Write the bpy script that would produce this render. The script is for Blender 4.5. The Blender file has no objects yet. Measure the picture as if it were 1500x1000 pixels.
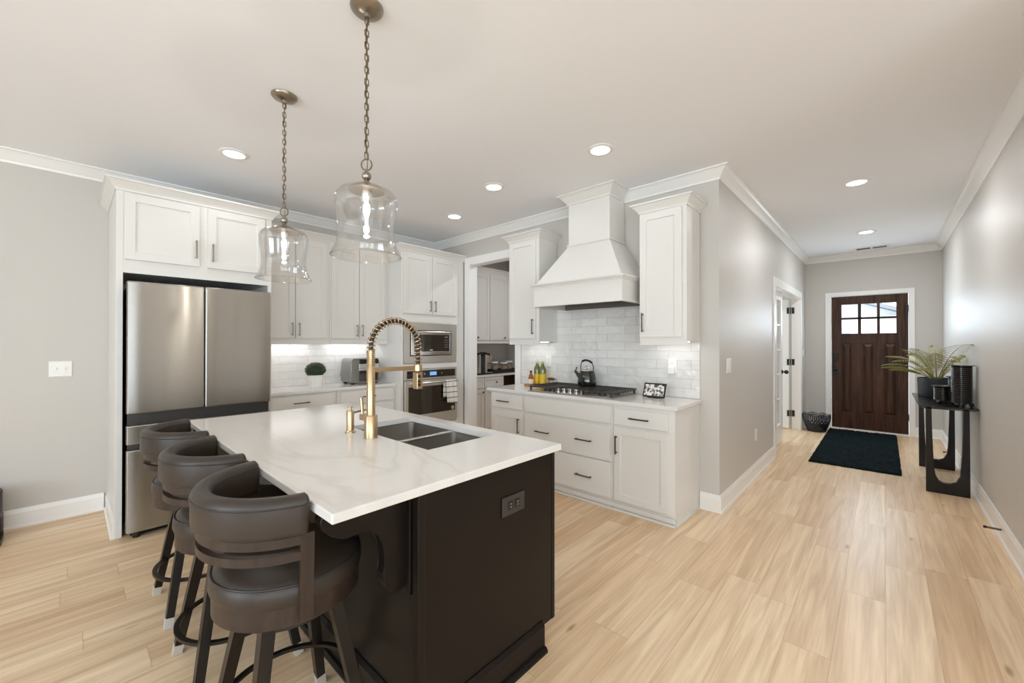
import bpy, bmesh, math, random
from mathutils import Vector, Matrix, noise as mnoise
random.seed(7)
C = bpy.context.scene.collection
PI = math.pi

# ------------------------------------------------------------------ camera, world, sun, big lights, exposure
H = 1.385
cam_d = bpy.data.cameras.new('camera'); cam = bpy.data.objects.new('camera', cam_d); C.objects.link(cam)
cam.location = (0, 0, H)
cam_d.sensor_width = 36.0; cam_d.sensor_fit = 'HORIZONTAL'; cam_d.lens = 594.85 / 1500 * 36.0
cam_d.clip_start = 0.02; cam_d.clip_end = 200
cam.rotation_euler = (math.radians(90 + 0.281), 0, math.radians(42.527 - 90))
bpy.context.scene.camera = cam

CEIL = 2.825
w = bpy.data.worlds.new('world'); bpy.context.scene.world = w; w.use_nodes = True
bg = w.node_tree.nodes['Background']; bg.inputs[0].default_value = (0.86, 0.93, 1.0, 1); bg.inputs[1].default_value = 3.2
vs = bpy.context.scene.view_settings
vs.view_transform = 'Standard'; vs.look = 'None'; vs.gamma = 1.0; vs.use_curve_mapping = False; vs.exposure = 0.42
cy = bpy.context.scene.cycles
cy.use_denoising = True; cy.max_bounces = 10; cy.diffuse_bounces = 8; cy.glossy_bounces = 5; cy.transparent_max_bounces = 24
cy.caustics_reflective = False; cy.caustics_refractive = False; cy.sample_clamp_indirect = 6.0

def area(name, loc, size, energy, color=(1, 1, 1), direction=(0, 0, -1), parent=None, shape='RECTANGLE', spread=180):
    l = bpy.data.lights.new(name, 'AREA'); l.shape = shape; l.size = size[0]; l.size_y = size[1]
    l.energy = energy; l.color = color; l.spread = math.radians(spread)
    o = bpy.data.objects.new(name, l); C.objects.link(o)
    o.rotation_euler = Vector(direction).to_track_quat('-Z', 'Y').to_euler(); o.location = loc
    if parent: o.parent = parent; o.location = Vector(loc) - parent.location
    return o
DAY = (0.72, 0.875, 1.0)
# daylight lamps added at unseen windows (built below), aimed up to brighten the ceiling
WIN_BACK = [(-3.6, -1.7), (-1.2, 0.7)]        # X ranges on the back wall, Y = -4.5
WIN_WEST = [(-3.6, -1.4), (0.4, 2.6)]         # Y ranges on the west wall, X = -4.2
for a, b in WIN_BACK: area('daylight', ((a + b) / 2, -4.42, 1.4), (b - a, 2.0), 52, DAY, (0, 1, 1.3))
for a, b in WIN_WEST: area('daylight', (-4.12, (a + b) / 2, 1.4), (b - a, 2.0), 70, DAY, (1, 0, .6))

area('entry_daylight', (8.47, 0.19, 1.78), (.62, .46), 7.5, DAY, (-1, 0, -.1))
# ------------------------------------------------------------------ materials
def srgb(r, g, b):
    f = lambda c: (c / 255 / 12.92) if c / 255 <= 0.04045 else ((c / 255 + 0.055) / 1.055) ** 2.4
    return (f(r), f(g), f(b), 1)
def mat(name, col, rough=0.5, metal=0.0, spec=0.5, bump=0.0, bscale=200.0, vary=0.0, vscale=3.0, emit=None, estr=0.0, coat=0.0, aniso=0.0):
    m = bpy.data.materials.new(name); m.use_nodes = True; nt = m.node_tree; p = nt.nodes['Principled BSDF']
    p.inputs['Base Color'].default_value = col; p.inputs['Roughness'].default_value = rough
    p.inputs['Metallic'].default_value = metal; p.inputs['Specular IOR Level'].default_value = spec
    p.inputs['Coat Weight'].default_value = coat; p.inputs['Anisotropic'].default_value = aniso
    if emit: p.inputs['Emission Color'].default_value = emit; p.inputs['Emission Strength'].default_value = estr
    tc = nt.nodes.new('ShaderNodeTexCoord')
    if vary:
        n = nt.nodes.new('ShaderNodeTexNoise'); n.inputs['Scale'].default_value = vscale; n.inputs['Detail'].default_value = 5
        nt.links.new(tc.outputs['Object'], n.inputs['Vector'])
        mx = nt.nodes.new('ShaderNodeMix'); mx.data_type = 'RGBA'
        mx.inputs['A'].default_value = tuple(c * (1 - vary) for c in col[:3]) + (1,)
        mx.inputs['B'].default_value = tuple(min(1, c * (1 + vary)) for c in col[:3]) + (1,)
        nt.links.new(n.outputs['Fac'], mx.inputs['Factor']); nt.links.new(mx.outputs['Result'], p.inputs['Base Color'])
    if bump:
        n2 = nt.nodes.new('ShaderNodeTexNoise'); n2.inputs['Scale'].default_value = bscale; n2.inputs['Detail'].default_value = 3
        nt.links.new(tc.outputs['Object'], n2.inputs['Vector'])
        b = nt.nodes.new('ShaderNodeBump'); b.inputs['Strength'].default_value = bump; b.inputs['Distance'].default_value = 0.002
        nt.links.new(n2.outputs['Fac'], b.inputs['Height']); nt.links.new(b.outputs['Normal'], p.inputs['Normal'])
    return m

def N(nt, t, **kw):
    n = nt.nodes.new(t)
    for k, v in kw.items(): setattr(n, k, v)
    return n
def mixcol(nt, fac, a, b, blend='MIX'):
    mx = N(nt, 'ShaderNodeMix', data_type='RGBA', blend_type=blend)
    for sock, v in (('Factor', fac), ('A', a), ('B', b)):
        if isinstance(v, (int, float, tuple)): mx.inputs[sock].default_value = v
        else: nt.links.new(v, mx.inputs[sock])
    return mx.outputs['Result']

def floor_mat():
    m = mat('oak_plank', (0.6, 0.45, 0.3, 1), 0.33, spec=0.45); nt = m.node_tree; p = nt.nodes['Principled BSDF']; L = nt.links.new
    geo = N(nt, 'ShaderNodeNewGeometry'); sep = N(nt, 'ShaderNodeSeparateXYZ'); L(geo.outputs['Position'], sep.inputs[0])
    def math_(op, a, b=None):
        n = N(nt, 'ShaderNodeMath', operation=op)
        for i, v in enumerate((a, b)):
            if v is None: continue
            if isinstance(v, (int, float)): n.inputs[i].default_value = v
            else: L(v, n.inputs[i])
        return n.outputs[0]
    PW, PL = 0.178, 1.22
    row = math_('FLOOR', math_('DIVIDE', sep.outputs['Y'], PW))
    wr = N(nt, 'ShaderNodeTexWhiteNoise', noise_dimensions='1D'); L(row, wr.inputs['W'])
    xs = math_('ADD', math_('DIVIDE', sep.outputs['X'], PL), wr.outputs['Value'])
    colm = math_('FLOOR', xs)
    cmb = N(nt, 'ShaderNodeCombineXYZ'); L(row, cmb.inputs[0]); L(colm, cmb.inputs[1])
    wn = N(nt, 'ShaderNodeTexWhiteNoise', noise_dimensions='2D'); L(cmb.outputs[0], wn.inputs['Vector'])
    # stretched grain, shifted per plank
    gv = N(nt, 'ShaderNodeCombineXYZ'); L(math_('MULTIPLY', sep.outputs['X'], 0.9), gv.inputs[0]); L(math_('MULTIPLY', sep.outputs['Y'], 15.0), gv.inputs[1]); L(math_('MULTIPLY', wn.outputs['Value'], 37.0), gv.inputs[2])
    g1 = N(nt, 'ShaderNodeTexNoise'); g1.inputs['Scale'].default_value = 1.3; g1.inputs['Detail'].default_value = 6; g1.inputs['Distortion'].default_value = 0.9
    L(gv.outputs[0], g1.inputs['Vector'])
    gv2 = N(nt, 'ShaderNodeCombineXYZ'); L(math_('MULTIPLY', sep.outputs['X'], 3.0), gv2.inputs[0]); L(math_('MULTIPLY', sep.outputs['Y'], 90.0), gv2.inputs[1]); L(math_('MULTIPLY', wn.outputs['Value'], 11.0), gv2.inputs[2])
    g2 = N(nt, 'ShaderNodeTexNoise'); g2.inputs['Scale'].default_value = 1.0; g2.inputs['Detail'].default_value = 3; L(gv2.outputs[0], g2.inputs['Vector'])
    base = mixcol(nt, wn.outputs['Value'], FLOOR_A, FLOOR_B)
    r = N(nt, 'ShaderNodeValToRGB'); r.color_ramp.elements[0].position = 0.30; r.color_ramp.elements[0].color = (0.74, 0.67, 0.59, 1)
    r.color_ramp.elements[1].position = 0.66; r.color_ramp.elements[1].color = (1.07, 1.09, 1.12, 1); L(g1.outputs['Fac'], r.inputs[0])
    c = mixcol(nt, 0.8, base, r.outputs['Color'], 'MULTIPLY')
    r2 = N(nt, 'ShaderNodeValToRGB'); r2.color_ramp.elements[0].position = 0.3; r2.color_ramp.elements[0].color = (0.88, 0.86, 0.83, 1)
    r2.color_ramp.elements[1].position = 0.6; r2.color_ramp.elements[1].color = (1, 1, 1, 1); L(g2.outputs['Fac'], r2.inputs[0])
    c = mixcol(nt, 0.7, c, r2.outputs['Color'], 'MULTIPLY')
    # knots
    kv = N(nt, 'ShaderNodeCombineXYZ'); L(math_('MULTIPLY', sep.outputs['X'], 1.6), kv.inputs[0]); L(math_('MULTIPLY', sep.outputs['Y'], 5.5), kv.inputs[1])
    vo = N(nt, 'ShaderNodeTexVoronoi'); vo.inputs['Scale'].default_value = 1.0; L(kv.outputs[0], vo.inputs['Vector'])
    kr = N(nt, 'ShaderNodeValToRGB'); kr.color_ramp.elements[0].position = 0.03; kr.color_ramp.elements[0].color = (0.45, 0.33, 0.22, 1)
    kr.color_ramp.elements[1].position = 0.085; kr.color_ramp.elements[1].color = (1, 1, 1, 1); L(vo.outputs['Distance'], kr.inputs[0])
    c = mixcol(nt, 0.75, c, kr.outputs['Color'], 'MULTIPLY')
    # seams
    fy = math_('FRACT', math_('DIVIDE', sep.outputs['Y'], PW)); fx = math_('FRACT', xs)
    sy = math_('LESS_THAN', math_('ABSOLUTE', math_('SUBTRACT', fy, 0.5)), 0.492); sx = math_('LESS_THAN', math_('ABSOLUTE', math_('SUBTRACT', fx, 0.5)), 0.4985)
    seam = math_('MULTIPLY', sy, sx)
    c = mixcol(nt, seam, mixcol(nt, 1.0, c, (0.80, 0.74, 0.68, 1), 'MULTIPLY'), c)
    L(c, p.inputs['Base Color'])
    b = N(nt, 'ShaderNodeBump'); b.inputs['Strength'].default_value = 0.25; b.inputs['Distance'].default_value = 0.002
    L(math_('ADD', seam, math_('MULTIPLY', g2.outputs['Fac'], 0.25)), b.inputs['Height']); L(b.outputs['Normal'], p.inputs['Normal'])
    return m
FLOOR_A = srgb(224, 191, 152); FLOOR_B = srgb(241, 215, 180)

def tile_mat(axis):
    m = mat('glazed_subway_tile_' + axis.lower(), (0.8, 0.8, 0.8, 1), 0.10, spec=0.5); nt = m.node_tree; p = nt.nodes['Principled BSDF']; L = nt.links.new
    geo = N(nt, 'ShaderNodeNewGeometry'); sep = N(nt, 'ShaderNodeSeparateXYZ'); L(geo.outputs['Position'], sep.inputs[0])
    cmb = N(nt, 'ShaderNodeCombineXYZ'); L(sep.outputs[axis], cmb.inputs[0])
    sh = N(nt, 'ShaderNodeMath', operation='ADD'); sh.inputs[1].default_value = -0.916; L(sep.outputs['Z'], sh.inputs[0]); L(sh.outputs[0], cmb.inputs[1])
    br = N(nt, 'ShaderNodeTexBrick'); L(cmb.outputs[0], br.inputs['Vector'])
    br.offset = 0.37; br.offset_frequency = 2
    br.inputs['Scale'].default_value = 1.0; br.inputs['Brick Width'].default_value = 0.305; br.inputs['Row Height'].default_value = 0.0805
    br.inputs['Mortar Size'].default_value = 0.0016; br.inputs['Mortar Smooth'].default_value = 0.15; br.inputs['Bias'].default_value = 0.0
    br.inputs['Color1'].default_value = srgb(222, 220, 216); br.inputs['Color2'].default_value = srgb(231, 229, 225); br.inputs['Mortar'].default_value = srgb(204, 201, 196)
    nz = N(nt, 'ShaderNodeTexNoise'); nz.inputs['Scale'].default_value = 7.0; nz.inputs['Detail'].default_value = 2; L(cmb.outputs[0], nz.inputs['Vector'])
    c = mixcol(nt, 0.5, br.outputs['Color'], mixcol(nt, nz.outputs['Fac'], (0.86, 0.86, 0.86, 1), (1.1, 1.1, 1.1, 1)), 'MULTIPLY')
    L(c, p.inputs['Base Color'])
    n3 = N(nt, 'ShaderNodeTexNoise'); n3.inputs['Scale'].default_value = 14.0; n3.inputs['Detail'].default_value = 1; L(cmb.outputs[0], n3.inputs['Vector'])
    # every tile is tilted a little: per-tile brightness drives height together with the wavy glaze
    ad = N(nt, 'ShaderNodeMath', operation='MULTIPLY_ADD'); L(br.outputs['Fac'], ad.inputs[0]); ad.inputs[1].default_value = -0.35; L(n3.outputs['Fac'], ad.inputs[2])
    b = N(nt, 'ShaderNodeBump'); b.inputs['Strength'].default_value = 0.7; b.inputs['Distance'].default_value = 0.014
    L(ad.outputs[0], b.inputs['Height']); L(b.outputs['Normal'], p.inputs['Normal'])
    return m

def quartz_mat():
    m = mat('white_quartz', (0.8, 0.8, 0.8, 1), 0.12, spec=0.5); nt = m.node_tree; p = nt.nodes['Principled BSDF']; L = nt.links.new
    geo = N(nt, 'ShaderNodeNewGeometry')
    mp = N(nt, 'ShaderNodeMapping'); mp.inputs['Rotation'].default_value = (0, 0, 0.6); mp.inputs['Scale'].default_value = (1.2, 0.7, 1); L(geo.outputs['Position'], mp.inputs[0])
    n1 = N(nt, 'ShaderNodeTexNoise'); n1.inputs['Scale'].default_value = 1.5; n1.inputs['Detail'].default_value = 7; n1.inputs['Distortion'].default_value = 1.1; L(mp.outputs[0], n1.inputs['Vector'])
    ab = N(nt, 'ShaderNodeMath', operation='SUBTRACT'); ab.inputs[1].default_value = 0.5; L(n1.outputs['Fac'], ab.inputs[0])
    ab2 = N(nt, 'ShaderNodeMath', operation='ABSOLUTE'); L(ab.outputs[0], ab2.inputs[0])
    r = N(nt, 'ShaderNodeValToRGB'); r.color_ramp.elements[0].position = 0.0; r.color_ramp.elements[0].color = srgb(214, 211, 207)
    r.color_ramp.elements[1].position = 0.035; r.color_ramp.elements[1].color = srgb(226, 223, 219); L(ab2.outputs[0], r.inputs[0])
    n2 = N(nt, 'ShaderNodeTexNoise'); n2.inputs['Scale'].default_value = 0.9; n2.inputs['Detail'].default_value = 3; L(geo.outputs['Position'], n2.inputs['Vector'])
    msk = N(nt, 'ShaderNodeValToRGB'); msk.color_ramp.elements[0].position = 0.45; msk.color_ramp.elements[1].position = 0.62; L(n2.outputs['Fac'], msk.inputs[0])
    c = mixcol(nt, msk.outputs['Color'], srgb(226, 223, 219), r.outputs['Color'])
    L(c, p.inputs['Base Color']); return m

def steel_mat(name, col, rough, stretch=(3, 3, 1600)):
    m = mat(name, col, rough, 1.0, aniso=0.55); nt = m.node_tree; p = nt.nodes['Principled BSDF']; L = nt.links.new
    geo = N(nt, 'ShaderNodeNewGeometry'); mp = N(nt, 'ShaderNodeMapping'); mp.inputs['Scale'].default_value = stretch; L(geo.outputs['Position'], mp.inputs[0])
    n1 = N(nt, 'ShaderNodeTexNoise'); n1.inputs['Scale'].default_value = 1.0; n1.inputs['Detail'].default_value = 2; L(mp.outputs[0], n1.inputs['Vector'])
    mr = N(nt, 'ShaderNodeMapRange'); mr.inputs['To Min'].default_value = rough; mr.inputs['To Max'].default_value = rough + 0.01; L(n1.outputs['Fac'], mr.inputs[0])
    tg = N(nt, 'ShaderNodeTangent', direction_type='RADIAL', axis='Z'); L(tg.outputs[0], p.inputs['Tangent']); p.inputs['Anisotropic'].default_value = .95; p.inputs['Anisotropic Rotation'].default_value = ANIS
    p.inputs['Roughness'].default_value = rough
    sx = N(nt, 'ShaderNodeMapping'); sx.inputs['Scale'].default_value = (7, 1.5, .35); L(geo.outputs['Position'], sx.inputs[0])
    nb = N(nt, 'ShaderNodeTexNoise'); nb.inputs['Scale'].default_value = 1.0; nb.inputs['Detail'].default_value = 0; L(sx.outputs[0], nb.inputs['Vector'])
    bp = N(nt, 'ShaderNodeBump'); bp.inputs['Strength'].default_value = .55; bp.inputs['Distance'].default_value = .012; L(nb.outputs['Fac'], bp.inputs['Height']); L(bp.outputs['Normal'], p.inputs['Normal'])
    return m
ANIS = 0.25

def wood_mat(name, c1, c2, rough=0.4, scale=(18, 18, 1.2), spec=0.4):
    m = mat(name, c1, rough, spec=spec); nt = m.node_tree; p = nt.nodes['Principled BSDF']; L = nt.links.new
    geo = N(nt, 'ShaderNodeTexCoord'); mp = N(nt, 'ShaderNodeMapping'); mp.inputs['Scale'].default_value = scale; L(geo.outputs['Object'], mp.inputs[0])
    n1 = N(nt, 'ShaderNodeTexNoise'); n1.inputs['Scale'].default_value = 1.6; n1.inputs['Detail'].default_value = 6; n1.inputs['Distortion'].default_value = 1.2; L(mp.outputs[0], n1.inputs['Vector'])
    r = N(nt, 'ShaderNodeValToRGB'); r.color_ramp.elements[0].position = 0.32; r.color_ramp.elements[0].color = c1
    r.color_ramp.elements[1].position = 0.7; r.color_ramp.elements[1].color = c2; L(n1.outputs['Fac'], r.inputs[0]); L(r.outputs['Color'], p.inputs['Base Color'])
    return m

def clear_glass(name, tint=(1, 1, 1, 1), edge=0.55, base=0.04, rough=0.02):
    m = bpy.data.materials.new(name); m.use_nodes = True; nt = m.node_tree; nt.nodes.clear(); L = nt.links.new
    out = N(nt, 'ShaderNodeOutputMaterial'); mx = N(nt, 'ShaderNodeMixShader'); tr = N(nt, 'ShaderNodeBsdfTransparent'); gl = N(nt, 'ShaderNodeBsdfGlossy')
    gl.inputs['Roughness'].default_value = rough; tr.inputs['Color'].default_value = tint
    lw = N(nt, 'ShaderNodeLayerWeight'); lw.inputs['Blend'].default_value = 0.25
    mr = N(nt, 'ShaderNodeMapRange'); mr.inputs['To Min'].default_value = base; mr.inputs['To Max'].default_value = edge; L(lw.outputs['Facing'], mr.inputs[0])
    L(mr.outputs[0], mx.inputs[0]); L(tr.outputs[0], mx.inputs[1]); L(gl.outputs[0], mx.inputs[2]); L(mx.outputs[0], out.inputs[0]); return m

def screen_mat():
    m = mat('photo_screen', (0.02, 0.02, 0.02, 1), 0.1); nt = m.node_tree; p = nt.nodes['Principled BSDF']; L = nt.links.new
    tc = N(nt, 'ShaderNodeTexCoord'); v = N(nt, 'ShaderNodeTexNoise'); v.inputs['Scale'].default_value = 42; v.inputs['Detail'].default_value = 4; L(tc.outputs['Object'], v.inputs['Vector'])
    r = N(nt, 'ShaderNodeValToRGB'); r.color_ramp.elements[0].position = 0.42; r.color_ramp.elements[0].color = srgb(70, 62, 58)
    r.color_ramp.elements[1].position = 0.56; r.color_ramp.elements[1].color = srgb(225, 222, 216); L(v.outputs['Fac'], r.inputs[0])
    L(r.outputs['Color'], p.inputs['Emission Color']); p.inputs['Emission Strength'].default_value = 0.75; return m

def towel_mat():
    m = mat('striped_cotton', srgb(226, 222, 216), 0.9, spec=0.1, bump=0.3, bscale=900); nt = m.node_tree; p = nt.nodes['Principled BSDF']; L = nt.links.new
    geo = N(nt, 'ShaderNodeNewGeometry'); sep = N(nt, 'ShaderNodeSeparateXYZ'); L(geo.outputs['Position'], sep.inputs[0])
    a = N(nt, 'ShaderNodeMath', operation='MULTIPLY'); a.inputs[1].default_value = 14.5; L(sep.outputs['Z'], a.inputs[0])
    f = N(nt, 'ShaderNodeMath', operation='FRACT'); L(a.outputs[0], f.inputs[0])
    l = N(nt, 'ShaderNodeMath', operation='LESS_THAN'); l.inputs[1].default_value = 0.16; L(f.outputs[0], l.inputs[0])
    L(mixcol(nt, l.outputs[0], srgb(226, 222, 216), srgb(120, 112, 104)), p.inputs['Base Color']); return m

M = dict(
    wall=mat('greige_wall_paint', srgb(201, 196.5, 190.5), 0.46, spec=0.35, bump=0.04, bscale=350),
    ceil=mat('ceiling_paint', srgb(241, 242, 245), 0.7, spec=0.2),
    trim=mat('white_trim_paint', srgb(238, 236, 233), 0.28, spec=0.5),
    cab=mat('white_cabinet_lacquer', srgb(224, 221.5, 217), 0.33, spec=0.4),
    floor=floor_mat(), tile_y=tile_mat('Y'), tile_x=tile_mat('X'), quartz=quartz_mat(),
    steel=steel_mat('brushed_stainless', (0.44, 0.415, 0.38, 1), 0.26), sink=steel_mat('satin_sink_steel', (0.33, 0.31, 0.285, 1), 0.33, (120, 3, 3)),
    steel_warm=mat('warm_stainless', (0.70, 0.665, 0.61, 1), 0.38, 0.85), steel_light=mat('bright_steel', (0.72, 0.70, 0.67, 1), 0.2, 1.0),
    darkgrey=mat('charcoal_plastic', srgb(52, 49, 47), 0.45), black=mat('black_enamel', srgb(22, 20, 19), 0.3), matteblack=mat('matte_black', srgb(30, 29, 29), 0.55),
    blackglass=mat('black_oven_glass', srgb(40, 32, 23), 0.06, spec=0.8, coat=0.6), iron=mat('cast_iron', srgb(66, 63, 60), 0.38, 0.35, bump=0.2, bscale=300),
    bronze=mat('champagne_bronze', (0.36, 0.30, 0.235, 1), 0.3, 1.0), darkbronze=mat('dark_bronze', (0.16, 0.13, 0.105, 1), 0.35, 1.0),
    brass=mat('brushed_brass', (0.54, 0.395, 0.235, 1), 0.32, 1.0), nickel=mat('aged_nickel', (0.36, 0.31, 0.25, 1), 0.3, 1.0),
    chain=mat('antique_brass', (0.21, 0.16, 0.10, 1), 0.35, 1.0), hose=mat('dark_hose', srgb(46, 36, 26), 0.5),
    island=mat('espresso_lacquer', srgb(25, 20, 17), 0.3, spec=0.2, vary=0.12, vscale=2.0),
    leather=mat('taupe_leather', srgb(54, 45, 38), 0.40, spec=0.4, bump=0.18, bscale=420, vary=0.08, vscale=12), piping=mat('leather_piping', srgb(40, 35, 31), 0.45),
    stoolwood=wood_mat('dark_walnut', srgb(42, 32, 26), srgb(60, 46, 36), 0.4, (14, 14, 3)),
    chrome=mat('satin_nickel_cap', (0.62, 0.61, 0.58, 1), 0.35, 0.35), legwood=wood_mat('dark_leg_wood', srgb(20, 15, 12), srgb(32, 24, 19), 0.36, (14, 14, 3)),
    doorwood=wood_mat('mahogany_door', srgb(38, 21, 12), srgb(84, 52, 32), 0.36, (16, 16, 0.9), .2),
    glass=clear_glass('pendant_glass', (0.975, 0.975, 0.972, 1), 0.62, 0.045), pane=clear_glass('window_pane', (0.97, 0.98, 0.98, 1), 0.4, 0.04),
    jar=clear_glass('jar_glass', (0.95, 0.95, 0.94, 1), 0.5, 0.06), bulb=mat('lit_bulb', (1, 0.9, 0.75, 1), 0.4, emit=(1, 0.93, 0.82, 1), estr=30.0),
    lens=mat('lit_lens', (1, 1, 1, 1), 0.4, emit=(1, 0.985, 0.96, 1), estr=4.0), strip=mat('lit_strip', (1, 1, 1, 1), 0.4, emit=(1, 0.97, 0.93, 1), estr=0.9),
    plate=mat('white_plastic', srgb(238, 236, 232), 0.35), slot=mat('outlet_slot', srgb(70, 66, 62), 0.5),
    ceramic=mat('white_ceramic', srgb(240, 238, 235), 0.2), leaf=mat('boxwood_leaf', srgb(42, 62, 30), 0.5, vary=0.5, vscale=60), stem=mat('twig', srgb(70, 55, 40), 0.8),
    palm=mat('palm_leaf', srgb(152, 150, 84), 0.5, vary=0.35, vscale=14), rachis=mat('palm_stalk', srgb(150, 134, 84), 0.6),
    potblack=mat('black_planter', srgb(38, 44, 50), 0.45), console=mat('ebony_stain', srgb(25, 20, 18), 0.24, spec=.35, vary=.15, vscale=6),
    rug=mat('black_teal_pile', srgb(16, 26, 28), 0.9, spec=0.1, vary=0.5, vscale=3.5), basket=mat('navy_black_metal', srgb(22, 27, 36), 0.4, spec=0.5),
    candle=mat('ribbed_black_glass', srgb(34, 29, 25), 0.22, coat=0.3), kettle=mat('black_kettle_enamel', srgb(24, 22, 21), 0.1, coat=0.5),
    toaster=mat('grey_appliance', (0.30, 0.29, 0.275, 1), 0.33, 0.7), silverband=mat('silver_panel', (0.68, 0.66, 0.62, 1), 0.3, 0.8),
    oil=mat('olive_oil_bottle', srgb(104, 108, 56), 0.12, coat=0.4), yellow=mat('yellow_label', srgb(222, 184, 40), 0.5), cap=mat('cream_cap', srgb(196, 180, 110), 0.4),
    amber=mat('amber_sauce', srgb(150, 82, 44), 0.15), cream=mat('cream_label', srgb(226, 206, 176), 0.5), oakwood=wood_mat('tan_wood', srgb(150, 112, 72), srgb(186, 148, 104), 0.5),
    darkwood=wood_mat('brown_wood', srgb(74, 56, 44), srgb(104, 82, 64), 0.5), screen=screen_mat(), towel=towel_mat(),
    blue=mat('lit_blue_display', srgb(40, 70, 130), 0.2, emit=srgb(120, 165, 235), estr=0.9), liner=mat('hood_liner_steel', (0.20, 0.18, 0.16, 1), 0.4, 0.7),
    pasta=mat('dry_goods', srgb(206, 182, 146), 0.8), siding=mat('pale_siding', srgb(206, 212, 220), 0.7), roofing=mat('grey_shingle', srgb(132, 136, 142), 0.8), soil=mat('soil', srgb(40, 30, 22), 0.9),
    lawn=mat('pale_concrete', srgb(196, 194, 190), 0.8))

# ------------------------------------------------------------------ mesh helpers
def B(): return bmesh.new()
def box(bm, x0, x1, y0, y1, z0, z1, bev=0.0, seg=2):
    x0, x1 = min(x0, x1), max(x0, x1); y0, y1 = min(y0, y1), max(y0, y1); z0, z1 = min(z0, z1), max(z0, z1)
    r = bmesh.ops.create_cube(bm, size=1.0)
    for v in r['verts']:
        v.co = Vector(((x0 + x1) / 2 + v.co.x * (x1 - x0), (y0 + y1) / 2 + v.co.y * (y1 - y0), (z0 + z1) / 2 + v.co.z * (z1 - z0)))
    if bev > 0:
        es = list({e for v in r['verts'] for e in v.link_edges})
        bmesh.ops.bevel(bm, geom=es, offset=min(bev, 0.45 * min(x1 - x0, y1 - y0, z1 - z0)), segments=seg, profile=0.5, affect='EDGES')
def bar(bm, a, b, wa, wb=None, up=(0, 0, 1), depth=None):
    """square-section bar from a to b, section wa at a and wb at b"""
    a = Vector(a); b = Vector(b); wb = wb if wb is not None else wa
    d = (b - a).normalized(); u = Vector(up); s = d.cross(u)
    if s.length < 1e-4: s = d.cross(Vector((1, 0, 0)))
    s.normalize(); t = s.cross(d).normalized()
    vs_ = []
    for p, ww in ((a, wa), (b, wb)):
        dd = depth if depth else ww
        for i, j in ((-1, -1), (1, -1), (1, 1), (-1, 1)): vs_.append(bm.verts.new(p + s * (ww / 2 * i) + t * (dd / 2 * j)))
    for f in ((0, 1, 2, 3), (7, 6, 5, 4), (0, 4, 5, 1), (1, 5, 6, 2), (2, 6, 7, 3), (3, 7, 4, 0)): bm.faces.new([vs_[k] for k in f])
def tube(bm, pts, r, seg=8, closed=False, caps=True):
    pts = [Vector(p) for p in pts]; n = len(pts); rings = []
    rr = r if isinstance(r, (list, tuple)) else [r] * n
    prev = None
    for i, p in enumerate(pts):
        if closed: d = pts[(i + 1) % n] - pts[i - 1]
        else: d = pts[min(i + 1, n - 1)] - pts[max(i - 1, 0)]
        d.normalize()
        if prev is None:
            s = d.cross(Vector((0, 0, 1)))
            if s.length < 1e-3: s = d.cross(Vector((1, 0, 0)))
        else: s = prev - d * prev.dot(d)
        s.normalize(); prev = s; t = d.cross(s)
        rings.append([bm.verts.new(p + (s * math.cos(2 * PI * k / seg) + t * math.sin(2 * PI * k / seg)) * rr[i]) for k in range(seg)])
    m = n if closed else n - 1
    for i in range(m):
        a, b = rings[i], rings[(i + 1) % n]
        for k in range(seg): bm.faces.new((a[k], a[(k + 1) % seg], b[(k + 1) % seg], b[k]))
    if caps and not closed:
        bm.faces.new(rings[0][::-1]); bm.faces.new(rings[-1])
def lathe(bm, prof, c=(0, 0, 0), seg=32, closed=False, fn=None):
    """prof: list of (r, z); r==0 makes a pole"""
    c = Vector(c); rings = []
    for r, z in prof:
        if r < 1e-6: rings.append([bm.verts.new(c + Vector((0, 0, z)))])
        else: rings.append([bm.verts.new(c + Vector(((r * (fn(2 * PI * k / seg) if fn else 1)) * math.cos(2 * PI * k / seg), (r * (fn(2 * PI * k / seg) if fn else 1)) * math.sin(2 * PI * k / seg), z))) for k in range(seg)])
    m = len(rings) if closed else len(rings) - 1
    for i in range(m):
        a, b = rings[i], rings[(i + 1) % len(rings)]
        for k in range(seg):
            k2 = (k + 1) % seg
            if len(a) == 1 and len(b) == 1: continue
            if len(a) == 1: bm.faces.new((a[0], b[k], b[k2]))
            elif len(b) == 1: bm.faces.new((a[k], b[0], a[k2]))
            else: bm.faces.new((a[k], b[k], b[k2], a[k2]))
def prism(bm, poly, fn, a, b):
    """poly 2D outline; fn(u,v,t)->world"""
    A = [bm.verts.new(fn(u, v, a)) for u, v in poly]; Bv = [bm.verts.new(fn(u, v, b)) for u, v in poly]
    n = len(poly); bm.faces.new(A[::-1]); bm.faces.new(Bv)
    for i in range(n): bm.faces.new((A[i], A[(i + 1) % n], Bv[(i + 1) % n], Bv[i]))
def ball(bm, c, r, seg=16, ring=10, sc=(1, 1, 1)):
    res = bmesh.ops.create_uvsphere(bm, u_segments=seg, v_segments=ring, radius=r)
    for v in res['verts']: v.co = Vector(c) + Vector((v.co.x * sc[0], v.co.y * sc[1], v.co.z * sc[2]))

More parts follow.
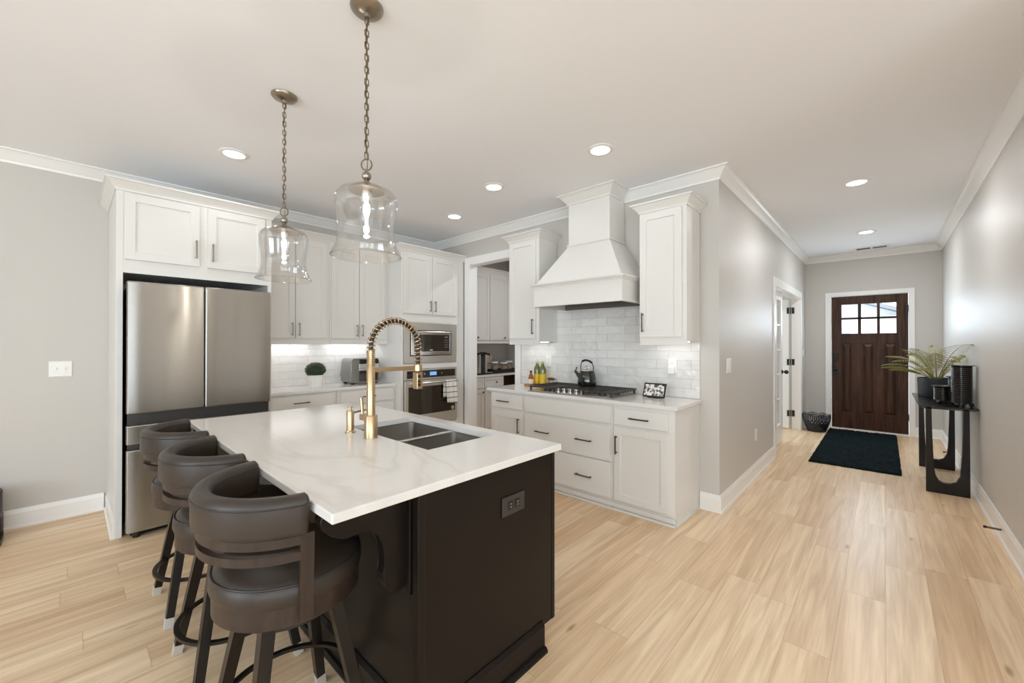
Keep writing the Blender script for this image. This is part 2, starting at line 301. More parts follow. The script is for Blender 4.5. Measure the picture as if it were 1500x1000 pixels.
def obj(name, bm, m, parent=None, smooth=False, world=True):
    bmesh.ops.recalc_face_normals(bm, faces=bm.faces)
    me = bpy.data.meshes.new(name)
    if parent is not None and world:
        off = parent.location.copy(); pp = parent.parent
        while pp: off += pp.location; pp = pp.parent
        bmesh.ops.translate(bm, verts=bm.verts, vec=-off)
    bm.to_mesh(me); bm.free()
    if smooth:
        me.polygons.foreach_set('use_smooth', [True] * len(me.polygons))
        try: me.set_sharp_from_angle(angle=math.radians(40))
        except Exception: pass
    me.materials.append(m)
    o = bpy.data.objects.new(name, me); C.objects.link(o)
    if parent is not None: o.parent = parent
    return o
def thing(name, label, cat, loc=(0, 0, 0), rz=0, group=None):
    o = bpy.data.objects.new(name, None); C.objects.link(o); o.location = loc; o.rotation_euler = (0, 0, rz); o.empty_display_size = 0.1
    o['label'] = label; o['category'] = cat
    if group: o['group'] = group
    return o
def tag(o, label, cat, group=None):
    o['label'] = label; o['category'] = cat
    if group: o['group'] = group
    return o
def struct(name, bm, m, label=None):
    o = obj(name, bm, m); o['kind'] = 'structure'
    if label: o['label'] = label
    return o
def dup(root, loc, label, group=None):
    r = root.copy(); C.objects.link(r); r.location = loc; r['label'] = label
    if group: r['group'] = group
    def rec(src, dst):
        for ch in [o for o in src.children]:
            c = ch.copy(); C.objects.link(c); c.parent = dst; rec(ch, c)
    rec(root, r); return r
def origin_to_base(o):
    """put a single-mesh thing's origin at its base centre"""
    me = o.data; xs = [v.co.x for v in me.vertices]; ys = [v.co.y for v in me.vertices]; zs = [v.co.z for v in me.vertices]
    c = Vector(((min(xs) + max(xs)) / 2, (min(ys) + max(ys)) / 2, min(zs)))
    me.transform(Matrix.Translation(-c)); o.location = o.location + c; return o

CROWN = [(0, 0), (0.010, 0), (0.013, 0.016), (0.030, 0.034), (0.058, 0.066), (0.072, 0.078), (0.086, 0.080), (0.086, 0.092), (0, 0.092)]
CABCROWN = [(0, 0), (0.008, 0), (0.010, 0.012), (0.020, 0.026), (0.040, 0.048), (0.052, 0.060), (0.062, 0.062), (0.062, 0.074), (0, 0.074)]
BASE = [(0, 0), (0.024, 0), (0.024, 0.012), (0.015, 0.022), (0.015, 0.110), (0.011, 0.122), (0.006, 0.140), (0, 0.140)]
def sweep(bm, pts, prof, z):
    """mitred moulding; outward side is on the right of the walking direction"""
    P = [Vector(p) for p in pts]; n = len(P); offs = []
    nr = []
    for i in range(n - 1):
        d = (P[i + 1] - P[i]).normalized(); nr.append(Vector((d.y, -d.x)))
    for i in range(n):
        if i == 0: offs.append(nr[0])
        elif i == n - 1: offs.append(nr[-1])
        else: offs.append((nr[i - 1] + nr[i]) / (1 + nr[i - 1].dot(nr[i])))
    secs = [[bm.verts.new((P[i].x + offs[i].x * o, P[i].y + offs[i].y * o, z + h)) for o, h in prof] for i in range(n)]
    k = len(prof)
    for i in range(n - 1):
        for j in range(k): bm.faces.new((secs[i][j], secs[i][(j + 1) % k], secs[i + 1][(j + 1) % k], secs[i + 1][j]))
    bm.faces.new(secs[0][::-1]); bm.faces.new(secs[-1])

# a Face maps (u, d, z) - u along the front, d outward from it - to the room
class Face:
    def __init__(s, axis, p): s.axis = axis; s.p = p          # axis 'X': plane X=p facing -X (u=Y); 'Y': plane Y=p facing -Y (u=X)
    def box(s, bm, u0, u1, d0, d1, z0, z1, bev=0.0, seg=2):
        if s.axis == 'X': box(bm, s.p - d0, s.p - d1, u0, u1, z0, z1, bev, seg)
        else: box(bm, u0, u1, s.p - d0, s.p - d1, z0, z1, bev, seg)
    def pt(s, u, d, z): return Vector((s.p - d, u, z)) if s.axis == 'X' else Vector((u, s.p - d, z))
def shaker(F, u0, u1, z0, z1, parent, name='door', st=0.058, m='cab'):
    bm = B(); T = 0.02
    F.box(bm, u0, u0 + st, 0, T, z0, z1, 0.0018); F.box(bm, u1 - st, u1, 0, T, z0, z1, 0.0018)
    F.box(bm, u0 + st - .001, u1 - st + .001, 0, T, z0, z0 + st, 0.0018); F.box(bm, u0 + st - .001, u1 - st + .001, 0, T, z1 - st, z1, 0.0018)
    F.box(bm, u0 + st - .004, u1 - st + .004, 0, T - 0.010, z0 + st - .004, z1 - st + .004)
    return obj(name, bm, M[m], parent)
def slab(F, u0, u1, z0, z1, parent, name='drawer', m='cab'):
    bm = B(); F.box(bm, u0, u1, 0, 0.02, z0, z1, 0.004); return obj(name, bm, M[m], parent)
def pull(F, parent, u, z, length=0.15, vertical=True, m='bronze', base=0.02):
    bm = B(); h = length / 2; so = 0.030
    if vertical:
        F.box(bm, u - .0055, u + .0055, base + so - .008, base + so, z - h, z + h, .002)
        for s in (-1, 1): F.box(bm, u - .004, u + .004, base, base + so - .006, z + s * (h - .012) - .005, z + s * (h - .012) + .005)
    else:
        F.box(bm, u - h, u + h, base + so - .008, base + so, z - .0055, z + .0055, .002)
        for s in (-1, 1): F.box(bm, u + s * (h - .012) - .005, u + s * (h - .012) + .005, base, base + so - .006, z - .004, z + .004)
    return obj('handle', bm, M[m], parent)
def knob(F, parent, u, z, m='darkbronze'):
    bm = B(); c = F.pt(u, 0.02, z); e = F.pt(u, 0.036, z); f = F.pt(u, 0.046, z)
    tube(bm, [c, e], 0.006, 10); tube(bm, [e, F.pt(u, .04, z), f], [0.010, 0.015, 0.012], 12)
    return obj('knob', bm, M[m], parent, True)

# ------------------------------------------------------------------ the room
NY, HX, HY, EX, RY, LX = 4.82, 3.607, 1.0, 8.5, -0.617, 2.4   # north wall, hood wall, hall wall, end wall, right wall, living-room east wall
CB = NY - 0.0015                                             # back plane of cabinets on the north wall
WX, BY, T = -4.2, -4.5, 0.11
PX = 5.13                                                    # pantry end wall
bm = B(); box(bm, WX - .3, EX + .11, BY - .3, NY + .3, -0.12, 0); struct('floor', bm, M['floor'])
bm = B(); box(bm, WX - .3, EX + .3, BY - .3, NY + .3, CEIL, CEIL + 0.15); struct('ceiling', bm, M['ceil'])
bm = B(); box(bm, WX - T, EX + T, NY, NY + T, 0, CEIL); struct('wall_north', bm, M['wall'])
D0, D1, DZ = 3.235, 4.07, 2.44                                # pantry doorway
bm = B(); box(bm, HX, HX + T, HY, D0, 0, CEIL); box(bm, HX, HX + T, D1, NY, 0, CEIL); box(bm, HX, HX + T, D0, D1, DZ, CEIL); struct('wall_hood', bm, M['wall'])
F0, F1, FZ = 5.885, 7.945, 2.115                              # french door opening
bm = B(); box(bm, HX + T, F0, HY, HY + T, 0, CEIL); box(bm, F1, EX, HY, HY + T, 0, CEIL); box(bm, F0, F1, HY, HY + T, FZ, CEIL); struct('wall_hall', bm, M['wall'])
E0, E1, EZ = -0.275, 0.655, 2.155                             # front door opening
bm = B(); box(bm, EX, EX + T, RY - T, E0, 0, CEIL); box(bm, EX, EX + T, E1, NY, 0, CEIL); box(bm, EX, EX + T, E0, E1, EZ, CEIL); struct('wall_front', bm, M['wall'])
bm = B(); box(bm, LX, EX, RY - T, RY, 0, CEIL); struct('wall_right', bm, M['wall'])
bm = B(); box(bm, LX, LX + T, BY, RY - T, 0, CEIL); struct('wall_east', bm, M['wall'])
bm = B(); box(bm, PX, PX + T, HY + T, NY, 0, CEIL); struct('wall_pantry', bm, M['wall'])
def wall_with_windows(name, axis, p0, p1, lo, hi, wins, z0, z1):
    bm = B()
    def q(a, b, c, d):
        if axis == 'Y': box(bm, a, b, p0, p1, c, d)
        else: box(bm, p0, p1, a, b, c, d)
    cur = lo
    for a, b in wins: q(cur, a, 0, CEIL); q(a, b, 0, z0); q(a, b, z1, CEIL); cur = b
    q(cur, hi, 0, CEIL); struct(name, bm, M['wall'])
wall_with_windows('wall_back', 'Y', BY - T, BY, WX - T, LX + T, WIN_BACK, 0.4, 2.4)
wall_with_windows('wall_west', 'X', WX - T, WX, BY, NY, WIN_WEST, 0.4, 2.4)
k = 0  # unseen windows, put in to let light into the room
for axis, wins, p in (('Y', WIN_BACK, BY), ('X', WIN_WEST, WX)):
    for a, b in wins:
        k += 1; bm = B()
        def q(u0, u1, c, d, e0=-0.09, e1=0.02):
            if axis == 'Y': box(bm, u0, u1, p + e0, p + e1, c, d)
            else: box(bm, p + e0, p + e1, u0, u1, c, d)
        for u0, u1, c, d in ((a, a + .06, .4, 2.4), (b - .06, b, .4, 2.4), (a, b, .4, .46), (a, b, 2.34, 2.4), ((a + b) / 2 - .03, (a + b) / 2 + .03, .4, 2.4), (a, b, 1.38, 1.42)): q(u0, u1, c, d)
        wo = struct('window_%d' % k, bm, M['trim'])
        bm = B()
        if axis == 'Y': box(bm, a + .05, b - .05, p - .05, p - .044, .45, 2.35)
        else: box(bm, p - .05, p - .044, a + .05, b - .05, .45, 2.35)
        obj('pane', bm, M['pane'], wo)
# ceiling crown, one trim per wall
path = [(WX, NY), (HX, NY), (HX, HY), (EX, HY), (EX, RY), (LX, RY)]
def seg_mould(name, pts, i, prof, z):
    """one wall's piece of a mitred run"""
    P = [Vector(p) for p in pts]
    nr = [Vector(((P[j + 1] - P[j]).normalized().y, -(P[j + 1] - P[j]).normalized().x)) for j in range(len(P) - 1)]
    def off(j):
        if j == 0: return nr[0]
        if j == len(P) - 1: return nr[-1]
        return (nr[j - 1] + nr[j]) / (1 + nr[j - 1].dot(nr[j]))
    bm = B(); S = []
    for j in (i, i + 1):
        o_ = off(j); S.append([bm.verts.new((P[j].x + o_.x * o, P[j].y + o_.y * o, z + h)) for o, h in prof])
    kk = len(prof)
    for j in range(kk): bm.faces.new((S[0][j], S[0][(j + 1) % kk], S[1][(j + 1) % kk], S[1][j]))
    bm.faces.new(S[0][::-1]); bm.faces.new(S[1]); return struct(name, bm, M['trim'])
for i in range(len(path) - 1): seg_mould('trim_%d' % (i + 1), path, i, CROWN, CEIL - 0.092)
def baseboard(name, pts):
    bm = B(); sweep(bm, pts, BASE, 0); struct(name, bm, M['trim'])
baseboard('baseboard_north', [(WX, NY), (0.20, NY)])
baseboard('baseboard_hall', [(HX, 1.15), (HX, HY), (5.79, HY)])
baseboard('baseboard_corner', [(8.04, HY), (EX, HY), (EX, 0.722)])
baseboard('baseboard_right', [(EX, -0.335), (EX, RY), (LX, RY)])
# pantry cased doorway
bm = B(); F = Face('X', HX)
F.box(bm, D1 - .012, D1 + .088, 0, .018, 0, DZ + .088, .003); F.box(bm, D0 - .076, D0 + .012, 0, .018, 0, DZ + .088, .003); F.box(bm, D0 + .012, D1 - .012, 0, .0175, DZ - .012, DZ + .088, .003)
box(bm, HX - .004, HX + T + .004, D1 - .016, D1 + .001, 0, DZ); box(bm, HX - .004, HX + T + .004, D0 - .001, D0 + .016, 0, DZ); box(bm, HX - .004, HX + T + .004, D0, D1, DZ - .016, DZ + .001)
struct('trim_6', bm, M['trim'])
# front door casing and french door casing
bm = B(); F = Face('X', EX)
F.box(bm, E1 - .004, E1 + .068, 0, .018, 0, EZ + .062, .003); F.box(bm, E0 - .06, E0 + .004, 0, .018, 0, EZ + .062, .003); F.box(bm, E0 + .004, E1 - .004, 0, .0175, EZ - .004, EZ + .062, .003)
box(bm, EX - .004, EX + T, E1 - .006, E1 + .001, 0, EZ); box(bm, EX - .004, EX + T, E0 - .001, E0 + .006, 0, EZ); box(bm, EX - .004, EX + T, E0, E1, EZ - .006, EZ + .001); box(bm, EX - .03, EX + T, E0, E1, 0, .012)
struct('trim_7', bm, M['trim'])
bm = B(); F = Face('Y', HY)
F.box(bm, F0 - .092, F0 + .008, 0, .018, 0, FZ + .09, .003); F.box(bm, F1 - .008, F1 + .092, 0, .018, 0, FZ + .09, .003); F.box(bm, F0 + .008, F1 - .008, 0, .0175, FZ - .008, FZ + .09, .003)
box(bm, F0 - .001, F0 + .018, HY - .004, HY + T, 0, FZ); box(bm, F1 - .018, F1 + .001, HY - .004, HY + T, 0, FZ); box(bm, F0, F1, HY - .004, HY + T, FZ - .018, FZ + .001)
struct('trim_8', bm, M['trim'])

# front door
d = thing('door_1', 'dark stained wooden front door with six small window panes', 'door', (EX + .02, 0.19, 0.012)); d['kind'] = 'structure'
X0, X1 = EX + .025, EX + .07; bm = B(); y0, y1, z0, z1 = E0 + .010, E1 - .010, .016, EZ - .010
lz0, lz1 = 1.545, 2.015; ly = [(0.506, 0.313), (0.273, 0.085), (0.051, -0.137)]
py = [(0.515, 0.385), (0.255, 0.125), (0.006, -0.135)]; pz0, pz1 = 0.27, 1.385
box(bm, X0, X1, 0.515, y1, z0, z1, .002); box(bm, X0, X1, y0, -0.135, z0, z1, .002)
box(bm, X0, X1, -0.135, 0.515, z0, pz0, .002); box(bm, X0, X1, -0.135, 0.515, pz1, lz0, .002); box(bm, X0, X1, -0.135, 0.515, lz1, z1, .002)
for a, b in ((0.385, 0.255), (0.125, 0.006)): box(bm, X0, X1, b, a, pz0, pz1, .002)
for a, b in ((0.313, 0.273), (0.085, 0.051)): box(bm, X0 + .004, X1 - .004, b, a, lz0, lz1, .002)
box(bm, X0 + .004, X1 - .004, -.135, .515, 1.772, 1.805, .002)
obj('door_slab', bm, M['doorwood'], d)
for a, b in py:
    bm = B(); box(bm, X0 + .018, X1 - .014, b - .002, a + .002, pz0 - .002, pz1 + .002)
    for c in (X0 + .018,):                                  # field with wide sloping shoulders
        o4 = [(b + .012, pz0 + .012), (a - .012, pz0 + .012), (a - .012, pz1 - .012), (b + .012, pz1 - .012)]; i4 = [(b + .040, pz0 + .05), (a - .040, pz0 + .05), (a - .040, pz1 - .05), (b + .040, pz1 - .05)]
        va = [bm.verts.new((c, y, z)) for y, z in o4]; vb = [bm.verts.new((X0 + .004, y, z)) for y, z in i4]; bm.faces.new(vb); bm.faces.new(va[::-1])
        for q in range(4): bm.faces.new((va[q], va[(q + 1) % 4], vb[(q + 1) % 4], vb[q]))
    box(bm, X0 - .002, X0 + .019, b, a, pz0 - .001, pz0 + .014, .003)
    obj('raised_panel', bm, M['doorwood'], d)
for a, b in ly:
    for c0, c1 in ((lz0, 1.772), (1.805, lz1)):
        bm = B(); box(bm, X0 + .02, X0 + .026, b - .003, a + .003, c0 - .003, c1 + .003); obj('pane', bm, M['pane'], d)
bm = B(); box(bm, X0 - .03, X0, .562, .622, 1.09, 1.23, .008); box(bm, X0 - .034, X0 - .028, .575, .61, 1.13, 1.21, .004); obj('keypad_lock', bm, M['matteblack'], d)
bm = B(); tube(bm, [(X0, .598, .97), (X0 - .012, .598, .97)], .032, 20); tube(bm, [(X0 - .01, .598, .97), (X0 - .05, .598, .97)], .011, 12); ball(bm, (X0 - .055, .598, .97), .03, sc=(.75, 1, 1)); tube(bm, [(X0 - .03, .60, .97), (X0 - .04, .64, .972)], .008, 8)
obj('handle', bm, M['matteblack'], d, True)
for z in (1.914, 1.153, .27):
    bm = B(); tube(bm, [(X0 - .008, E0 + .006, z - .05), (X0 - .008, E0 + .006, z + .05)], .008, 10); box(bm, X0 - .003, X0, E0 + .008, E0 + .03, z - .05, z + .05); obj('hinge', bm, M['matteblack'], d)

# french doors
def french_leaf(parent, F, u0, u1, z0, z1, rows=5):
    bm = B(); st = .105; Tn = .04
    F.box(bm, u0, u0 + st, 0, Tn, z0, z1, .002); F.box(bm, u1 - st, u1, 0, Tn, z0, z1, .002)
    F.box(bm, u0 + st - .001, u1 - st + .001, 0, Tn, z0, z0 + .25, .002); F.box(bm, u0 + st - .001, u1 - st + .001, 0, Tn, z1 - .11, z1, .002)
    zz0, zz1 = z0 + .25, z1 - .11
    for r in range(1, rows):
        z = zz0 + (zz1 - zz0) * r / rows; F.box(bm, u0 + st, u1 - st, .008, Tn - .008, z - .011, z + .011)
    for c in range(1, 3):
        u = u0 + st + (u1 - u0 - 2 * st) * c / 3; F.box(bm, u - .011, u + .011, .008, Tn - .008, zz0, zz1)
    o = obj('leaf', bm, M['trim'], parent)
    bm = B(); F.box(bm, u0 + st - .004, u1 - st + .004, .017, .023, zz0 - .004, zz1 + .004); obj('pane', bm, M['pane'], o)
    return o
d = thing('door_2', 'white glazed french door leaf standing closed in the hall', 'door', (6.4, HY + T - .02, 0)); d['kind'] = 'structure'
lf = french_leaf(d, Face('Y', HY + T), F0 + .02, 6.86, .012, FZ - .02)
bm = B()
tube(bm, [(6.80, HY + .07, .985), (6.80, HY + .058, .985)], .027, 16); tube(bm, [(6.80, HY + .06, .985), (6.80, HY + .02, .985)], .01, 12); ball(bm, (6.80, HY + .015, .985), .028)
obj('knob', bm, M['matteblack'], d, True)
d = thing('door_3', 'white glazed french door leaf swung open on black hinges', 'door', (F1 - .03, HY + T + .5, 0)); d['kind'] = 'structure'
lf = french_leaf(d, Face('X', F1 - .02), HY + T + .035, HY + T + 1.02, .012, FZ - .02)
for z in (1.918, 1.084, .255):
    bm = B(); box(bm, F1 - .0215, F1 - .018, HY + T - .038, HY + T, z - .05, z + .05); tube(bm, [(F1 - .028, HY + T + .014, z - .052), (F1 - .028, HY + T + .014, z + .052)], .008, 10); box(bm, F1 - .064, F1 - .0605, HY + T + .036, HY + T + .06, z - .05, z + .05); box(bm, F1 - .06, F1 - .022, HY + T + .030, HY + T + .0352, z - .05, z + .05)
    obj('hinge', bm, M['matteblack'], d)
area('study_daylight', (7.2, 4.4, 1.5), (2.0, 1.6), 60, DAY, (0, -1, 0))  # added lamp that brightens the study; no window stands here

# ------------------------------------------------------------------ cabinetry on the refrigerator wall
FY = Face('Y', 4.02)
t = thing('refrigerator_cabinet', 'white two-door cabinet with tall side panels built around the refrigerator', 'cabinet', (0.72, 4.42, 0))
bm = B()
box(bm, .222, .259, 4.02, CB, 0, 2.485, .002); box(bm, 1.186, 1.215, 4.02, CB, 0, 2.485, .002); box(bm, .259, 1.186, 4.022, CB, 1.895, 2.485)
box(bm, .259, 1.186, 4.02, 4.04, 1.895, 1.985, .001); box(bm, .697, .750, 4.018, 4.04, 1.95, 2.485)
obj('body', bm, M['cab'], t)
for u0, u1, hu, hz in ((.265, .697, .674, 2.125), (.750, 1.158, .781, 2.113)):
    dd = shaker(FY, u0, u1, 1.992, 2.470, t); pull(FY, dd, hu, hz, .145)
bm = B(); sweep(bm, [(.222, CB), (.222, 4.02), (1.215, 4.02), (1.215, 4.40)], CABCROWN, 2.482); box(bm, .222, 1.215, 4.02, NY - .001, 2.49, 2.556); obj('crown_molding', bm, M['cab'], t)
bm = B(); sweep(bm, [(.222, NY - .016), (.222, 4.021)], BASE, 0); obj('baseboard', bm, M['trim'], t)

t = thing('refrigerator', 'stainless steel french door refrigerator with two lower drawers', 'refrigerator', (0.73, 4.3, 0))
bm = B(); box(bm, .285, 1.172, 3.985, 4.72, .035, 1.80, .004); box(bm, .30, 1.16, 4.0, 4.6, 0, .04); box(bm, .30, .36, 3.96, 4.05, 1.80, 1.822); box(bm, 1.10, 1.16, 3.96, 4.05, 1.80, 1.822); obj('body', bm, M['black'], t)
for u0, u1 in ((.272, .713), (.719, 1.180)):
    bm = B(); box(bm, u0, u1, 3.915, 3.98, .885, 1.828, .010, 3); obj('door', bm, M['steel'], t)
for z0, z1 in ((.668, .802), (.045, .628)):
    bm = B(); box(bm, .272, 1.180, 3.915, 3.98, z0, z1, .008, 3); obj('drawer', bm, M['steel'], t)
for z0, z1 in ((.803, .884), (.629, .667)):
    bm = B(); box(bm, .28, 1.172, 3.945, 3.985, z0, z1); obj('grip_channel', bm, M['darkgrey'], t)
for x in (.33, 1.12):
    bm = B(); tube(bm, [(x, 3.96, 0), (x, 3.96, .045)], .022, 12); obj('foot', bm, M['black'], t)

UY = Face('Y', 4.47)
for (x0, x1, doors, lab) in ((1.217, 1.921, ((1.245, 1.564), (1.570, 1.888)), 'white upper cabinet with two doors mounted beside the refrigerator'),
                             (1.923, 2.628, ((1.937, 2.253), (2.259, 2.580)), 'white upper cabinet with two doors mounted beside the oven tower')):
    t = thing('upper_cabinet', lab, 'cabinet', ((x0 + x1) / 2, 4.64, 1.40)); bm = B(); box(bm, x0, x1, 4.47, CB, 1.405, 2.485, .002); box(bm, x0, x1, 4.462, 4.478, 1.378, 1.41, .002); obj('body', bm, M['cab'], t)
    for (u0, u1), hu in zip(doors, (doors[0][1] - .030, doors[1][0] + .030)):
        dd = shaker(UY, u0, u1, 1.440, 2.465, t); pull(UY, dd, hu, 1.532, .135)
    bm = B(); sweep(bm, [(x0, 4.47), (x1, 4.47)], CABCROWN, 2.482); box(bm, x0, x1, 4.47, NY - .001, 2.49, 2.556); obj('crown_molding', bm, M['cab'], t)
    bm = B(); box(bm, x0 + .08, x1 - .08, 4.68, 4.72, 1.392, 1.404); obj('light_strip', bm, M['strip'], t)
    area('under_cabinet_light', ((x0 + x1) / 2, 4.70, 1.388), (x1 - x0 - .16, .04), .7, (.97, .97, 1), (0, .25, -1))

# oven tower
OY = Face('Y', 4.18); ox0, ox1 = 2.630, 3.590
t = thing('oven_cabinet', 'tall white cabinet tower holding the microwave and wall oven', 'cabinet', (3.11, 4.5, 0))
bm = B()
box(bm, ox0, 2.664, 4.18, CB, 0, 2.485, .002); box(bm, 3.464, ox1, 4.18, CB, 0, 2.485, .002)
box(bm, 2.664, 3.464, 4.182, CB, 1.642, 2.485); box(bm, 2.664, 3.464, 4.182, CB, 1.078, 1.142); box(bm, 2.664, 3.464, 4.182, CB, .10, .385); box(bm, 2.664, 3.464, 4.74, CB, .385, 1.642); box(bm, 2.664, 3.464, 4.24, CB, 0, .10)
obj('body', bm, M['cab'], t)
for (u0, u1), hu in zip(((2.655, 3.062), (3.068, 3.462)), (3.028, 3.102)):
    dd = shaker(OY, u0, u1, 1.745, 2.462, t); pull(OY, dd, hu, 1.845, .135)
dd = slab(OY, 2.655, 3.462, .12, .37, t); pull(OY, dd, 3.06, .25, .17, False)
bm = B(); sweep(bm, [(ox0, 4.405), (ox0, 4.18), (ox1 + .012, 4.18)], CABCROWN, 2.482); box(bm, ox0, ox1, 4.18, NY - .001, 2.49, 2.556); obj('crown_molding', bm, M['cab'], t)
# microwave
t = thing('microwave', 'built-in stainless steel microwave above the wall oven', 'microwave', (3.06, 4.3, 1.146))
bm = B(); box(bm, 2.69, 3.44, 4.19, 4.6, 1.16, 1.62); obj('body', bm, M['black'], t)
bm = B()
for u0, u1, z0, z1 in ((2.667, 2.745, 1.146, 1.638), (3.385, 3.461, 1.146, 1.638), (2.745, 3.385, 1.146, 1.232), (2.745, 3.385, 1.545, 1.638)): OY.box(bm, u0, u1, -.012, .012, z0, z1, .002)
obj('trim_frame', bm, M['steel_warm'], t)
bm = B()
for u0, u1, z0, z1 in ((2.757, 2.80, 1.243, 1.534), (3.34, 3.374, 1.243, 1.534), (2.80, 3.34, 1.243, 1.285), (2.80, 3.34, 1.492, 1.534)): OY.box(bm, u0, u1, 0, .022, z0, z1, .003)
dr = obj('door', bm, M['steel_light'], t)
bm = B(); OY.box(bm, 2.80, 3.34, 0, .014, 1.285, 1.492); obj('window', bm, M['blackglass'], dr)
bm = B(); 
for i in range(4):
    for j in range(3): OY.box(bm, 3.262 + j * .02, 3.274 + j * .02, .014, .0155, 1.33 + i * .03, 1.343 + i * .03)
OY.box(bm, 3.262, 3.314, .014, .0155, 1.458, 1.474); obj('keypad', bm, M['toaster'], dr)
bm = B(); OY.box(bm, 3.03, 3.075, .014, .0152, 1.30, 1.307); obj('badge', bm, M['plate'], dr)
# oven
t = thing('wall_oven', 'built-in stainless steel wall oven with black glass door', 'oven', (3.06, 4.3, .39))
bm = B(); box(bm, 2.69, 3.44, 4.19, 4.72, .40, 1.06); obj('body', bm, M['black'], t)
bm = B(); OY.box(bm, 2.668, 3.461, -.01, .016, .945, 1.075, .003); cp = obj('control_panel', bm, M['steel_warm'], t)
bm = B(); OY.box(bm, 2.70, 3.43, .014, .019, .965, 1.055, .002); cg = obj('control_glass', bm, M['blackglass'], cp)
bm = B(); OY.box(bm, 3.03, 3.13, .0185, .0198, .99, 1.034); obj('display', bm, M['blue'], cp)
for u in (2.95, 3.21):
    bm = B(); tube(bm, [OY.pt(u, .0185, 1.012), OY.pt(u, .0215, 1.012)], .011, 12); obj('control_button', bm, M['steel_light'], cp)
bm = B()
for u0, u1, z0, z1 in ((2.668, 2.715, .395, .938), (3.425, 3.461, .395, .938), (2.715, 3.425, .395, .52), (2.715, 3.425, .862, .938)): OY.box(bm, u0, u1, 0, .030, z0, z1, .003)
dr = obj('door', bm, M['steel_warm'], t)
bm = B(); OY.box(bm, 2.715, 3.425, 0, .024, .52, .862); obj('window', bm, M['blackglass'], dr)
bm = B(); tube(bm, [OY.pt(2.70, .07, .905), OY.pt(3.43, .07, .905)], .011, 12)
for u in (2.74, 3.39): tube(bm, [OY.pt(u, .028, .905), OY.pt(u, .07, .905)], .008, 10)
obj('handle', bm, M['steel_light'], dr, True)
bm = B(); tube(bm, [OY.pt(3.385, .024, .555), OY.pt(3.385, .0255, .555)], .026, 20); obj('sticker', bm, M['silverband'], dr)
# towel over the oven handle
bm = B(); pts = []
cols_n = 15
def towel_pt(s, q):       # s 0..1 across, q path parameter
    u = 3.225 + s * .17 + .004 * math.sin(q * 9); fold = .006 * math.sin(s * 15)
    if q < 0: return OY.pt(u - .01, .050 - fold * .3, .905 + q)       # behind the handle
    if q < .05:
        an = q / .05 * PI; return OY.pt(u, .070 - .020 * math.cos(an), .905 + .018 * math.sin(an))
    return OY.pt(u + (q - .05) * .06, .090 + fold + (q - .05) * .01, .905 - (q - .05) * (1 + .1 * s))
qs = [-.20, -.15, -.10, -.05, -.01, .0, .012, .025, .038, .05, .08, .12, .16, .20, .24, .28, .315]
gv = [[bm.verts.new(towel_pt(i / cols_n, q)) for i in range(cols_n + 1)] for q in qs]
for a in range(len(qs) - 1):
    for i in range(cols_n): bm.faces.new((gv[a][i], gv[a][i + 1], gv[a + 1][i + 1], gv[a + 1][i]))
o = obj('dish_towel', bm, M['towel'], None, True); sm = o.modifiers.new('thick', 'SOLIDIFY'); sm.thickness = .004
origin_to_base(o); tag(o, 'white striped dish towel hanging over the wall oven handle', 'towel')

# base cabinets on the refrigerator wall
BYF = Face('Y', 4.30)
for (x0, x1, lab, kind) in ((1.217, 1.93, 'white base cabinet with a wide drawer, standing right beside the refrigerator', 0), (1.932, 2.628, 'white three-drawer base cabinet under the toaster oven, beside the oven tower', 1)):
    t = thing('base_cabinet', lab, 'cabinet', ((x0 + x1) / 2, 4.55, 0)); bm = B(); box(bm, x0, x1, 4.30, CB, .10, .882, .001); box(bm, x0, x1, 4.37, CB, 0, .10); obj('body', bm, M['cab'], t)
    dr = slab(BYF, x0 + .03, x1 - .03, .725, .862, t); pull(BYF, dr, (x0 + x1) / 2 - (.01 if kind == 0 else .0), .795, .155, False, 'darkbronze')
    if kind == 0:
        xm = (x0 + x1) / 2
        for a, b, hu in ((x0 + .03, xm - .003, xm - .035), (xm + .003, x1 - .03, xm + .035)):
            dd = shaker(BYF, a, b, .115, .705, t); pull(BYF, dd, hu, .60, .14, True, 'darkbronze')
    else:
        for z0, z1 in ((.425, .705), (.115, .405)):
            dr = slab(BYF, x0 + .03, x1 - .03, z0, z1, t); pull(BYF, dr, (x0 + x1) / 2, (z0 + z1) / 2, .155, False, 'darkbronze')
bm = B(); box(bm, 1.217, 2.628, 4.272, CB, .8835, .914, .004); o = obj('countertop', bm, M['quartz']); origin_to_base(o); tag(o, 'white quartz countertop along the refrigerator wall under the upper cabinets', 'countertop')
bm = B(); box(bm, 1.217, 2.628, NY - .010, NY - .001, .915, 1.404); o = struct('wall_tile_refrigerator', bm, M['tile_x'], 'glossy white subway tile backsplash behind the potted plant')

# ------------------------------------------------------------------ hood wall
bm = B(); box(bm, HX - .010, HX - .001, 1.150, 3.150, .915, 1.95); o = struct('wall_tile_range', bm, M['tile_y'], 'glossy white subway tile backsplash behind the range')
BX = Face('X', 3.066)
def hood_base(lab, y0, y1):
    t = thing('base_cabinet', lab, 'cabinet', (3.33, (y0 + y1) / 2, 0)); bm = B(); box(bm, 3.066, HX - .002, y0, y1, .085, .882, .001); box(bm, 3.082, HX - .002, y0, y1, 0, .086)
    box(bm, 3.058, 3.10, y0, y1, 0, .020, .004); box(bm, 3.066, 3.09, y0, y1, .03, .062, .002)
    return t, bm
t, bm = hood_base('white base cabinet with one drawer and one door at the pantry end', 2.650, 3.115); obj('body', bm, M['cab'], t)
dr = slab(BX, 2.665, 3.088, .72, .860, t); pull(BX, dr, 2.91, .79, .165, False, 'darkbronze')
dd = shaker(BX, 2.665, 3.088, .10, .684, t); pull(BX, dd, 2.70, .56, .15, True, 'darkbronze')
